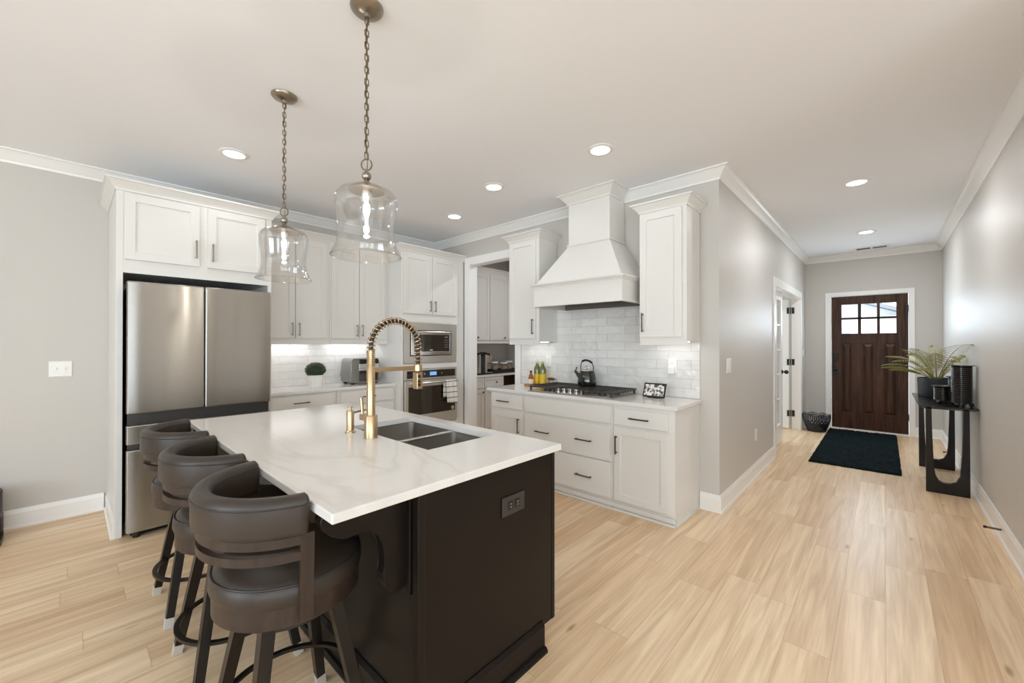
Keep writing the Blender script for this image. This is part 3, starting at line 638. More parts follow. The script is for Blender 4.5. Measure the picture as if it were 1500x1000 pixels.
t, bm = hood_base('white wide drawer base cabinet under the gas cooktop', 1.668, 2.649); obj('body', bm, M['cab'], t)
slab(BX, 1.690, 2.625, .716, .860, t, 'false_front')
dr = slab(BX, 1.690, 2.625, .402, .692, t)
for u in (1.94, 2.40): pull(BX, dr, u, .545, .165, False, 'darkbronze')
dr = slab(BX, 1.690, 2.625, .097, .390, t)
for u in (1.94, 2.40): pull(BX, dr, u, .235, .165, False, 'darkbronze')
t, bm = hood_base('white base cabinet with one drawer and one door at the hall end', 1.157, 1.667); box(bm, 3.086, HX - .002, 1.145, 1.16, 0, .018, .003); obj('body', bm, M['cab'], t)
dr = slab(BX, 1.203, 1.652, .718, .852, t); pull(BX, dr, 1.43, .785, .165, False, 'darkbronze')
dd = shaker(BX, 1.203, 1.652, .097, .698, t); pull(BX, dd, 1.626, .555, .15, True, 'darkbronze')
bm = B(); box(bm, 3.034, HX - .011, 1.130, 3.150, .8835, .914, .004); o = obj('countertop', bm, M['quartz']); origin_to_base(o); tag(o, 'white quartz countertop under the gas cooktop and kettle', 'countertop')

WXF = Face('X', 3.284)
def hood_upper(lab, y0, y1, door, hu):
    t = thing('upper_cabinet', lab, 'cabinet', (3.45, (y0 + y1) / 2, 1.40)); bm = B(); box(bm, 3.284, HX - .011, y0, y1, 1.405, 2.485, .002); box(bm, 3.284, 3.30, y0, y1, 1.372, 1.406, .002); obj('body', bm, M['cab'], t)
    dd = shaker(WXF, door[0], door[1], 1.437, 2.472, t); pull(WXF, dd, hu, 1.56, .16, True, 'darkbronze')
    bm = B(); sweep(bm, [(HX - .002, y1), (3.284, y1), (3.284, y0), (HX - .002, y0)], CABCROWN, 2.482); box(bm, 3.284, HX - .002, y0, y1, 2.49, 2.556); obj('crown_molding', bm, M['cab'], t)
    bm = B(); box(bm, 3.50, 3.53, y0 + .06, y1 - .06, 1.394, 1.4045); obj('light_strip', bm, M['strip'], t)
    area('under_cabinet_light', (3.46, (y0 + y1) / 2, 1.388), (.06, y1 - y0 - .06), .32, (.97, .97, 1))
hood_upper('tall narrow white wall cabinet between the pantry doorway and the range hood', 2.632, 3.050, (2.667, 3.035), 2.695)
hood_upper('tall narrow white wall cabinet between the range hood and the hallway corner', 1.146, 1.535, (1.178, 1.527), 1.497)

t = thing('range_hood', 'white tapered range hood with boxed chimney above the cooktop', 'range hood', (3.34, 2.06, 1.74))
hy0, hy1, hx = 1.590, 2.530, 3.075
bm = B(); xb = HX - .011
for a, b, c, d_ in ((hx, hx + .02, hy0, hy1), (hx + .02, xb, hy0, hy0 + .02), (hx + .02, xb, hy1 - .02, hy1)): box(bm, a, b, c, d_, 1.752, 1.945, .001)
box(bm, hx + .02, xb, hy0 + .02, hy1 - .02, 1.90, 1.944); obj('apron', bm, M['cab'], t)
UT = [(0, 0), (.008, 0), (.014, .012), (.028, .020), (.030, .032), (0, .032)]
bm = B(); sweep(bm, [(xb, hy1), (hx, hy1), (hx, hy0), (xb, hy0)], UT, 1.925)
LT = [(-.02, 0), (.018, 0), (.018, .016), (-.02, .016)]
sweep(bm, [(xb, hy1), (hx, hy1), (hx, hy0), (xb, hy0)], LT, 1.738); obj('apron_molding', bm, M['cab'], t)
bm = B(); cz = 2.335; cx, c0, c1 = 3.31, 1.834, 2.281
lo = [(xb, hy1 - .01), (hx + .012, hy1 - .01), (hx + .012, hy0 + .01), (xb, hy0 + .01)]; hi = [(xb, c1), (cx, c1), (cx, c0), (xb, c0)]
lv = [bm.verts.new((x, y, 1.955)) for x, y in lo]; hv = [bm.verts.new((x, y, cz)) for x, y in hi]
bm.faces.new(lv); bm.faces.new(hv)
for i in range(4): bm.faces.new((lv[i], lv[(i + 1) % 4], hv[(i + 1) % 4], hv[i]))
obj('canopy', bm, M['cab'], t)
bm = B(); box(bm, cx, xb, c0, c1, cz - .01, CEIL - .002, .001); obj('chimney', bm, M['cab'], t)
bm = B(); sweep(bm, [(xb, c1), (cx, c1), (cx, c0), (xb, c0)], [(0, 0), (.012, 0), (.016, .008), (.012, .016), (0, .016)], cz - .006); obj('chimney_band', bm, M['cab'], t)
bm = B(); sweep(bm, [(HX - .09, c1), (cx, c1), (cx, c0), (HX - .09, c0)], CROWN, CEIL - .0925); obj('crown_molding', bm, M['cab'], t)
bm = B(); box(bm, hx + .021, xb - .001, hy0 + .021, hy1 - .021, 1.862, 1.88); box(bm, xb - .022, xb - .002, hy0 + .021, hy1 - .021, 1.735, 1.865); box(bm, hx + .10, xb - .08, hy0 + .12, 2.04, 1.85, 1.863, .002); box(bm, hx + .10, xb - .08, 2.08, hy1 - .12, 1.85, 1.863, .002); obj('liner', bm, M['liner'], t)

# ------------------------------------------------------------------ pantry beyond the doorway
PYF = Face('Y', 4.46); px0 = HX + T + .002
t = thing('upper_cabinet', 'white pantry wall cabinet with small round knobs, seen through the doorway', 'cabinet', (4.25, 4.64, 1.41)); bm = B(); box(bm, px0, 5.125, 4.46, CB, 1.41, 2.475, .001); box(bm, px0, 5.125, 4.452, 4.47, 1.385, 1.413, .001); obj('body', bm, M['cab'], t)
for u0, u1, ku in ((3.93, 4.340, 4.085), (4.352, 4.725, 4.66), (4.735, 5.11, 4.775)):
    dd = shaker(PYF, u0, u1, 1.437, 2.44, t); knob(PYF, dd, ku, 1.475)
bm = B(); sweep(bm, [(px0, 4.46), (5.125, 4.46)], [(0, 0), (.008, 0), (.012, .03), (.03, .05), (.03, .06), (0, .06)], 2.474); box(bm, px0, 5.125, 4.46, NY - .001, 2.476, 2.53); obj('crown_molding', bm, M['cab'], t)
PB = Face('Y', 4.42)
t = thing('base_cabinet', 'white pantry base cabinet with round knobs, seen through the doorway', 'cabinet', (4.15, 4.6, 0)); bm = B(); box(bm, px0, 4.62, 4.42, CB, .10, .882, .001); box(bm, px0, 4.62, 4.47, CB, 0, .1); obj('body', bm, M['cab'], t)
for u0, u1 in ((3.74, 4.185), (4.205, 4.60)):
    dr = shaker(PB, u0, u1, .725, .865, t, 'drawer', .03); knob(PB, dr, (u0 + u1) / 2 + .03, .795)
    dd = shaker(PB, u0, u1, .12, .705, t, 'door', .055); knob(PB, dd, u1 - .03, .66)
t = thing('wine_cubby', 'dark open cubby below the pantry counter, beside the white pantry base cabinet', 'cabinet', (4.87, 4.6, 0)); bm = B()
box(bm, 4.622, 4.64, 4.42, CB, 0, .882); box(bm, 5.11, 5.126, 4.42, CB, 0, .882); box(bm, 4.64, 5.11, 4.75, CB, 0, .882); box(bm, 4.64, 5.11, 4.42, 4.75, .40, .42); box(bm, 4.64, 5.11, 4.42, 4.75, 0, .06); obj('body', bm, M['darkwood'], t)
bm = B(); box(bm, px0, 5.126, 4.40, CB, .8835, .914, .003); o = obj('countertop', bm, M['quartz']); origin_to_base(o); tag(o, 'white pantry countertop under the coffee maker', 'countertop')
# coffee maker
cx_, cy_ = 4.30, 4.60
t = thing('coffee_maker', 'silver and black single-cup coffee maker on the pantry counter', 'coffee maker', (cx_, cy_, .914))
bm = B(); box(bm, cx_ - .14, cx_ + .14, cy_ - .13, cy_ + .14, .915, .935, .006); box(bm, cx_ - .11, cx_ + .04, cy_ - .02, cy_ + .13, .93, 1.20, .02); obj('base', bm, M['black'], t)
bm = B(); box(bm, cx_ - .135, cx_ - .105, cy_ - .12, cy_ + .12, .93, 1.215, .008); box(bm, cx_ - .012, cx_ + .028, cy_ - .12, cy_ - .02, .932, 1.215, .008); obj('side_panel', bm, M['silverband'], t)
bm = B(); lathe(bm, [(0, 1.195), (.07, 1.195), (.08, 1.21), (.078, 1.235), (.04, 1.25), (0, 1.252)], (cx_ + .02, cy_ - .03, 0), 24); box(bm, cx_ - .13, cx_ + .11, cy_ - .10, cy_ + .13, 1.205, 1.235, .012); obj('lid', bm, M['black'], t, True)
bm = B(); lathe(bm, [(0, 1.10), (.045, 1.10), (.06, 1.13), (.064, 1.20), (0, 1.205)], (cx_ + .085, cy_ - .07, 0), 24); obj('brew_head', bm, M['steel_light'], t, True)
bm = B(); box(bm, cx_ + .03, cx_ + .13, cy_ - .14, cy_ - .03, .934, .945, .003); obj('drip_tray', bm, M['steel_light'], t)
# canisters in a tray
bm = B(); 
for a in ((4.50, 5.09, 4.50, 4.52), (4.50, 5.09, 4.72, 4.74), (4.50, 4.52, 4.52, 4.72), (5.07, 5.09, 4.52, 4.72)): box(bm, *a, .915, .975, .003)
box(bm, 4.50, 5.09, 4.50, 4.74, .914, .922); o = obj('serving_tray', bm, M['matteblack']); origin_to_base(o); tag(o, 'black tray holding canisters on the pantry counter', 'tray')
for x, y, h, lab in ((4.60, 4.60, .15, 'glass canister with white lid nearest the coffee maker'), (4.80, 4.58, .135, 'middle glass canister with white lid in the pantry tray'), (4.97, 4.63, .15, 'glass canister with white lid nearest the pantry side wall')):
    t = thing('canister', lab, 'canister', (x, y, .922), 0, 'canisters on the pantry tray')
    bm = B(); lathe(bm, [(0, .923), (.055, .923), (.058, .93), (.058, .923 + h), (.054, .923 + h), (.054, .93), (0, .93)], (x, y, 0), 24); obj('jar', bm, M['jar'], t, True)
    bm = B(); lathe(bm, [(0, .932), (.052, .932), (.052, .93 + h * .62), (0, .93 + h * .66)], (x, y, 0), 20); obj('filling', bm, M['pasta'], t, True)
    bm = B(); lathe(bm, [(0, .9235 + h), (.062, .9235 + h), (.062, .94 + h), (.05, .946 + h), (0, .946 + h)], (x, y, 0), 24); obj('lid', bm, M['plate'], t, True)

# ------------------------------------------------------------------ wall plates
def plate(name, lab, cat, F, u, z, w_, h_, kind, group=None, m='plate'):
    t = thing(name, lab, cat, F.pt(u, 0, z - h_ / 2), 0, group)
    bm = B(); F.box(bm, u - w_ / 2, u + w_ / 2, .0005, .008, z - h_ / 2, z + h_ / 2, .003); obj('cover_plate', bm, M[m], t)
    n = max(1, round(w_ / .07)) if kind != 'outlet_h' else 2
    for i in range(n):
        uu = u + (i - (n - 1) / 2) * .046
        if kind == 'switch':
            bm = B(); F.box(bm, uu - .016, uu + .016, .007, .011, z - .033, z + .033, .002); obj('rocker', bm, M[m], t)
        elif kind == 'toggle':
            bm = B(); F.box(bm, uu - .004, uu + .004, .007, .017, z - .010, z + .012, .002); obj('toggle', bm, M[m], t)
        elif kind == 'outlet':
            bm = B()
            for s in (-1, 1): F.box(bm, u - .016, u + .016, .007, .0095, z + s * .02 - .014, z + s * .02 + .014, .003)
            rc = obj('receptacle', bm, M[m], t)
            bm = B()
            for s in (-1, 1):
                for e in (-.006, .006): F.box(bm, u + e - .001, u + e + .001, .009, .0098, z + s * .02 - .004, z + s * .02 + .005)
            obj('slot', bm, M['slot'], rc)
        elif kind == 'outlet_h':
            bm = B(); F.box(bm, u + (i - .5) * .042 - .015, u + (i - .5) * .042 + .015, .007, .0105, z - .018, z + .018, .005); rc = obj('receptacle', bm, M['black'], t)
            bm = B()
            for e in (-.006, .006): F.box(bm, u + (i - .5) * .042 - .004, u + (i - .5) * .042 + .005, .0102, .0112, z + e - .0015, z + e + .0015)
            obj('slot', bm, M['steel_light'], rc)
    return t
plate('light_switch', 'white double toggle switch plate on the wall left of the refrigerator', 'light switch', Face('Y', NY), -.046, 1.184, .125, .122, 'toggle')
plate('wall_outlet', 'white outlet plate on the tile behind the oil bottles', 'outlet', Face('X', HX - .010), 2.742, 1.19, .075, .12, 'outlet')
t = plate('wall_outlet', 'white outlet plate on the tile behind the smart display', 'outlet', Face('X', HX - .010), 1.378, 1.19, .078, .125, 'outlet')
t = thing('plug_in_device', 'small white device plugged into the outlet behind the smart display', 'plug-in device', (HX - .03, 1.378, 1.13)); bm = B(); Face('X', HX - .0185).box(bm, 1.352, 1.408, .002, .034, 1.118, 1.182, .006); obj('casing', bm, M['plate'], t)
plate('light_switch', 'white rocker switch on the hall wall near the kitchen corner', 'light switch', Face('Y', HY), 3.865, 1.192, .135, .125, 'switch')
plate('wall_outlet', 'white low outlet on the hall wall above the baseboard', 'outlet', Face('Y', HY), 4.86, .43, .075, .12, 'outlet')
plate('light_switch', 'white switch plate between the french doors and the front door', 'light switch', Face('Y', HY), 8.22, 1.23, .075, .12, 'switch')
t = thing('air_freshener', 'white plug-in air freshener beside the pantry coffee maker', 'air freshener', (4.04, NY - .03, 1.04)); bm = B(); Face('Y', NY).box(bm, 4.00, 4.10, .001, .05, 1.05, 1.20, .02, 3); obj('casing', bm, M['plate'], t)

# ------------------------------------------------------------------ island
ix0, ix1, iy0, iy1 = .800, 1.545, 1.150, 3.115
sx0, sx1, sy0, sy1 = 1.075, 1.492, 1.490, 2.242
t = thing('kitchen_island', 'dark espresso kitchen island base with corbels below the quartz top', 'island', (1.15, 2.13, 0))
bm = B(); box(bm, ix0, ix1 - .02, iy0 + .02, 1.462, .10, .882); box(bm, ix0, ix1 - .02, 2.27, iy1, .10, .882); box(bm, ix0, 1.045, 1.46, 2.272, .10, .882); box(bm, 1.045, ix1 - .02, 1.46, 2.272, .10, .60); box(bm, 1.515, ix1 - .02, 1.46, 2.272, .6, .882)
box(bm, ix0 + .01, 1.46, iy0 + .03, iy1 - .03, 0, .101); obj('body', bm, M['island'], t)
bm = B(); box(bm, ix0 + .002, ix1, iy0, iy0 + .021, .10, .8825, .001); box(bm, ix0 - .012, ix0 + .016, iy0 - .004, iy0 + .03, .0, .8825, .003); box(bm, ix1 - .019, ix1 + .004, iy0 - .003, iy0 + .021, .10, .8825, .003); obj('end_panel', bm, M['island'], t)
IB = [(0, 0), (.034, 0), (.034, .010), (.026, .022), (.016, .024), (.016, .112), (.004, .128), (0, .128)]
bm = B(); sweep(bm, [(1.455, iy1), (ix0, iy1), (ix0, iy0), (1.455, iy0)], IB, 0); obj('baseboard', bm, M['island'], t)
# corbels: flat board cut to a scroll
prof = [(0, .882), (-.285, .882), (-.292, .86), (-.285, .835), (-.262, .812), (-.232, .793), (-.205, .786), (-.182, .790), (-.155, .792), (-.128, .784), (-.104, .762), (-.090, .728), (-.085, .690), (-.082, .655), (-.088, .628), (-.086, .602), (-.074, .572), (-.055, .552), (-.032, .543), (-.012, .548), (0, .56)]
for y in (1.235, 3.03):
    bm = B(); prism(bm, prof, lambda u, v, tt: Vector((ix0 - .012 + u, tt, v)), y - .022, y + .022); bmesh.ops.bevel(bm, geom=[e for e in bm.edges if abs(e.verts[0].co.y - e.verts[1].co.y) < 1e-5], offset=.003, segments=1, affect='EDGES')
    cb = obj('corbel', bm, M['island'], t)
    bm = B(); box(bm, ix0 - .013, ix0 + .001, y - .04, y + .04, .525, .882, .002); obj('backing_plate', bm, M['island'], cb)
DF = Face('Y', iy0)
bm = B(); 
# duplex outlet on the end of the island
plate('wall_outlet', 'dark bronze outlet on the end panel of the espresso island', 'outlet', DF, 1.258, .716, .135, .078, 'outlet_h', None, 'darkgrey')
# island top with the sink cut out
def top_with_hole(ox0, ox1, oy0, oy1, z0, z1):
    bm = B(); r = .012
    def ring(x0, x1, y0, y1, z): return [bm.verts.new((x0, y0, z)), bm.verts.new((x1, y0, z)), bm.verts.new((x1, y1, z)), bm.verts.new((x0, y1, z))]
    ot, ob = ring(ox0, ox1, oy0, oy1, z1), ring(ox0, ox1, oy0, oy1, z0); it, ib = ring(sx0, sx1, sy0, sy1, z1), ring(sx0, sx1, sy0, sy1, z0)
    for i in range(4):
        j = (i + 1) % 4
        bm.faces.new((ot[i], ot[j], it[j], it[i])); bm.faces.new((ob[j], ob[i], ib[i], ib[j])); bm.faces.new((ot[j], ot[i], ob[i], ob[j])); bm.faces.new((it[i], it[j], ib[j], ib[i]))
    bm.edges.ensure_lookup_table()
    es = [e for e in bm.edges if all(v in ot + ob for v in e.verts)]
    bmesh.ops.bevel(bm, geom=es, offset=.005, segments=3, profile=.5, affect='EDGES')
    return bm
o = obj('countertop', top_with_hole(.490, 1.570, 1.122, 3.140, .8835, .914), M['quartz']); origin_to_base(o); tag(o, 'white veined quartz top on the espresso island with sink cutout', 'countertop')
# undermount double sink
t = thing('kitchen_sink', 'stainless steel undermount double bowl sink in the island', 'sink', (1.28, 1.87, .66))
def bowl(x0, x1, y0, y1):
    bm = B(); zt, zb = .882, .665; r = .03; 
    def rr(x0, x1, y0, y1, r, z):
        vs_ = []
        for cx0, cy0, a0 in ((x1 - r, y1 - r, 0), (x0 + r, y1 - r, 90), (x0 + r, y0 + r, 180), (x1 - r, y0 + r, 270)):
            for k in range(6): an = math.radians(a0 + 18 * k); vs_.append(bm.verts.new((cx0 + r * math.cos(an), cy0 + r * math.sin(an), z)))
        return vs_
    rings = [rr(x0 - .012, x1 + .012, y0 - .012, y1 + .012, r, zt), rr(x0, x1, y0, y1, r, zt), rr(x0 + .003, x1 - .003, y0 + .003, y1 - .003, r, zb + .02), rr(x0 + .02, x1 - .02, y0 + .02, y1 - .02, r, zb),
             rr(x0 + .02, x1 - .02, y0 + .02, y1 - .02, r, zb - .002), rr(x0 - .002, x1 + .002, y0 - .002, y1 + .002, r, zb + .02), rr(x0 - .002, x1 + .002, y0 - .002, y1 + .002, r, zt - .002), rr(x0 - .012, x1 + .012, y0 - .012, y1 + .012, r, zt - .002)]
    n = len(rings[0])
    for i in range(len(rings)):
        if i == 3: continue
        a, b = rings[i], rings[(i + 1) % len(rings)]
        for k in range(n): bm.faces.new((a[k], a[(k + 1) % n], b[(k + 1) % n], b[k]))
    bm.faces.new(rings[3]); bm.faces.new(rings[4][::-1]); return bm
for y0, y1 in ((sy0 + .002, 1.822), (1.852, sy1 - .002)):
    bo = obj('bowl', bowl(sx0 + .002, sx1 - .002, y0, y1), M['sink'], t, True)
    bm = B(); lathe(bm, [(0, .668), (.02, .668), (.03, .669), (.045, .667), (.045, .664), (0, .664)], (1.285, (y0 + y1) / 2, 0), 20); obj('drain', bm, M['steel_light'], bo, True)
bm = B(); box(bm, sx0 + .002, sx1 - .002, 1.8215, 1.8525, .868, .884, .004); obj('divider_rim', bm, M['steel_light'], t)
# faucet
fx, fy = 1.020, 1.893
t = thing('kitchen_faucet', 'brushed brass spring-neck pull-down faucet at the island sink', 'faucet', (fx, fy, .914))
bm = B(); lathe(bm, [(0, .914), (.033, .914), (.033, 1.024), (.030, 1.028), (0, 1.028)], (fx, fy, 0), 28); obj('base', bm, M['brass'], t, True)
bm = B(); lathe(bm, [(0, 1.02), (.0205, 1.02), (.0205, 1.262), (.018, 1.266), (.0165, 1.27), (.0165, 1.352), (0, 1.352)], (fx, fy, 0), 24); obj('stem', bm, M['brass'], t, True)
bm = B()
for i in range(8): z = 1.278 + i * .0098; tube(bm, [(fx + .019 * math.cos(2 * PI * k / 20), fy + .019 * math.sin(2 * PI * k / 20), z) for k in range(20)], .003, 6, True)
obj('stem_coil', bm, M['brass'], t, True)
# hose path: up, over and down
reach = .277; R_ = reach / 2; hz = 1.365
hp = [Vector((fx, fy, 1.34))] + [Vector((fx + R_ - R_ * math.cos(a), fy, hz + R_ * 1.0 * math.sin(a))) for a in [PI * i / 40 for i in range(41)]] + [Vector((fx + reach + .002, fy, 1.30)), Vector((fx + reach, fy, 1.24)), Vector((fx + reach, fy, 1.20))]
bm = B(); tube(bm, hp, .0105, 12); obj('hose', bm, M['hose'], t, True)
bm = B(); cp_ = hp[:44]; turns = 27; pts = []
Ls = [0]
for a, b in zip(cp_, cp_[1:]): Ls.append(Ls[-1] + (b - a).length)
tot = Ls[-1] - .0
for i in range(turns * 12 + 1):
    s = tot * i / (turns * 12); j = max(k for k in range(len(Ls)) if Ls[k] <= s + 1e-9); j = min(j, len(cp_) - 2)
    f = (s - Ls[j]) / (Ls[j + 1] - Ls[j]); p = cp_[j].lerp(cp_[j + 1], f); d_ = (cp_[j + 1] - cp_[j]).normalized()
    n1 = Vector((0, 1, 0)); n2 = d_.cross(n1); an = 2 * PI * i / 12; pts.append(p + (n1 * math.cos(an) + n2 * math.sin(an)) * .0185)
tube(bm, pts, .0030, 6); obj('spring', bm, M['brass'], t, True)
bm = B(); bar(bm, (fx + .015, fy, 1.252), (fx + reach + .018, fy, 1.252), .016, .016, depth=.022); tube(bm, [(fx + reach, fy, 1.235), (fx + reach, fy, 1.268)], .024, 20); obj('support_arm', bm, M['brass'], t)
bm = B(); box(bm, fx + reach - .019, fx + reach + .019, fy - .022, fy + .022, 1.135, 1.228, .006, 3); sh = obj('spray_head', bm, M['brass'], t)
bm = B()
for z in (1.205, 1.178, 1.16): tube(bm, [(fx + reach - .006, fy - .021, z), (fx + reach - .006, fy - .0235, z)], .0095, 12)
obj('spray_button', bm, M['hose'], sh)
bm = B(); bar(bm, (fx, fy + .02, 1.012), (fx - .01, fy + .075, 1.012), .026, .026, depth=.03); tube(bm, [(fx - .01, fy + .066, 1.02), (fx - .008, fy + .074, 1.06), (fx - .006, fy + .086, 1.105)], [.007, .008, .010], 10); obj('lever', bm, M['brass'], t, True)
t = thing('soap_dispenser', 'brushed brass soap dispenser standing beside the faucet', 'soap dispenser', (1.007, 2.085, .914))
bm = B(); lathe(bm, [(0, .914), (.026, .914), (.026, .922), (.019, .926), (.0195, 1.026), (.017, 1.031), (0, 1.031)], (1.007, 2.085, 0), 24); obj('body', bm, M['brass'], t, True)
bm = B(); lathe(bm, [(0, 1.03), (.006, 1.03), (.006, 1.045), (.013, 1.046), (.013, 1.051), (0, 1.051)], (1.007, 2.085, 0), 16); obj('pump', bm, M['brass'], t, True)
bm = B(); tube(bm, [(1.02, 2.085, 1.018), (1.105, 2.085, 1.026), (1.108, 2.085, 1.018)], .006, 8); obj('spout', bm, M['brass'], t, True)

# ------------------------------------------------------------------ bar stools
def arc_sweep(bm, sec, a0, a1, n, endround=0.0):
    """sec: list of (r, z) outline; swept about Z"""
    cr = sum(r for r, z in sec) / len(sec); cz = sum(z for r, z in sec) / len(sec); rings = []
    ang = [a0 + (a1 - a0) * i / n for i in range(n + 1)]
    def ringat(a, sc): return [bm.verts.new(((cr + (r - cr) * sc) * math.cos(a), (cr + (r - cr) * sc) * math.sin(a), cz + (z - cz) * (1 - (1 - sc) * .6))) for r, z in sec]
    if endround:
        st = [(-endround * math.cos(q), math.sin(q)) for q in (.15, .5, .9)]
        for da, sc in st: rings.append(ringat(ang[0] + da * (1 if a1 > a0 else -1), max(.25, sc)))
    for a in ang: rings.append(ringat(a, 1))
    if endround:
        for da, sc in st[::-1]: rings.append(ringat(ang[-1] - da * (1 if a1 > a0 else -1), max(.25, sc)))
    k = len(sec)
    for i in range(len(rings) - 1):
        for j in range(k): bm.faces.new((rings[i][j], rings[i][(j + 1) % k], rings[i + 1][(j + 1) % k], rings[i + 1][j]))
    bm.faces.new(rings[0]); bm.faces.new(rings[-1][::-1])
def rsec(r0, r1, z0, z1, rad, n=4, toprad=None):
    out = []; tr = toprad or rad
    for cr, cz, a0, rd in ((r1 - tr, z1 - tr, 0, tr), (r0 + tr, z1 - tr, 90, tr), (r0 + rad, z0 + rad, 180, rad), (r1 - rad, z0 + rad, 270, rad)):
        for k in range(n + 1): an = math.radians(a0 + 90 * k / n); out.append((cr + rd * math.cos(an), cz + rd * math.sin(an)))
    return out
A0, A1 = math.radians(100), math.radians(260)
def make_stool():
    t = thing('bar_stool', 'dark barrel-back bar stool nearest the camera at the island', 'bar stool', (0, 0, 0), 0, 'barrel stools at the island')
    bm = B(); lathe(bm, [(0, .60), (.205, .60), (.222, .607), (.228, .625), (.227, .652), (.216, .672), (.195, .685), (.15, .693), (0, .697)], seg=48); s = obj('seat', bm, M['leather'], t, True)
    bm = B(); tube(bm, [(.221 * math.cos(2 * PI * i / 48), .221 * math.sin(2 * PI * i / 48), .668) for i in range(48)], .0035, 6, True); obj('piping', bm, M['piping'], s, True)
    bm = B(); lathe(bm, [(0, .545), (.216, .545), (.220, .549), (.220, .606), (.216, .609), (0, .609)], seg=48); obj('seat_rim', bm, M['stoolwood'], t, True)
    bm = B(); lathe(bm, [(0, .500), (.155, .500), (.155, .528), (.10, .530), (.10, .546), (0, .546)], seg=32); obj('swivel', bm, M['black'], t, True)
    sec = rsec(.218, .272, .825, .945, .020, 4, .026)
    bm = B(); arc_sweep(bm, sec, A0, A1, 44, .05); b = obj('backrest', bm, M['leather'], t, True)
    bm = B(); tube(bm, [(.2715 * math.cos(a), .2715 * math.sin(a), .918) for a in [A0 - .03 + (A1 - A0 + .06) * i / 44 for i in range(45)]], .003, 6)
    tube(bm, [(.2195 * math.cos(a), .2195 * math.sin(a), .921) for a in [A0 - .02 + (A1 - A0 + .04) * i / 44 for i in range(45)]], .003, 6); obj('piping', bm, M['piping'], b, True)
    for z0, z1 in ((.800, .829), (.755, .780)):
        bm = B(); arc_sweep(bm, [(.238, z0), (.258, z0), (.258, z1), (.238, z1)], A0, A1, 44); obj('back_rail', bm, M['stoolwood'], t, True)
    for a in (A0 - .02, A1 + .02):
        c, s_ = math.cos(a), math.sin(a); bm = B()
        bar(bm, (.2405 * c, .2405 * s_, .570), (.252 * c, .252 * s_, .832), .036, .036, up=(c, s_, 0), depth=.022); obj('post', bm, M['stoolwood'], t)
    for sx in (-1, 1):
        for sy in (-1, 1):
            top = Vector((.10 * sx, .105 * sy, .53)); ft = Vector((.185 * sx, .20 * sy, 0)); md = ft.lerp(top, .085)
            bm = B(); bar(bm, ft.lerp(top, .08), top, .032, .040, up=(0, 1, 0)); lg = obj('leg', bm, M['legwood'], t)
            bm = B(); v0 = ft; bar(bm, Vector((ft.x, ft.y, 0)), md, .034, .0345, up=(0, 1, 0)); obj('foot_cap', bm, M['chrome'], lg)
    bm = B(); arc_sweep(bm, [(.203, .192), (.222, .192), (.222, .204), (.203, .204)], 0, 2 * PI, 56); bmesh.ops.remove_doubles(bm, verts=bm.verts, dist=1e-5); obj('foot_ring', bm, M['legwood'], t, True)
    return t
st = make_stool(); st.location = (.515, 1.505, 0)
dup(st, (.515, 2.140, 0), 'middle of the three dark barrel-back bar stools at the island')
dup(st, (.515, 2.775, 0), 'dark barrel-back bar stool closest to the refrigerator')

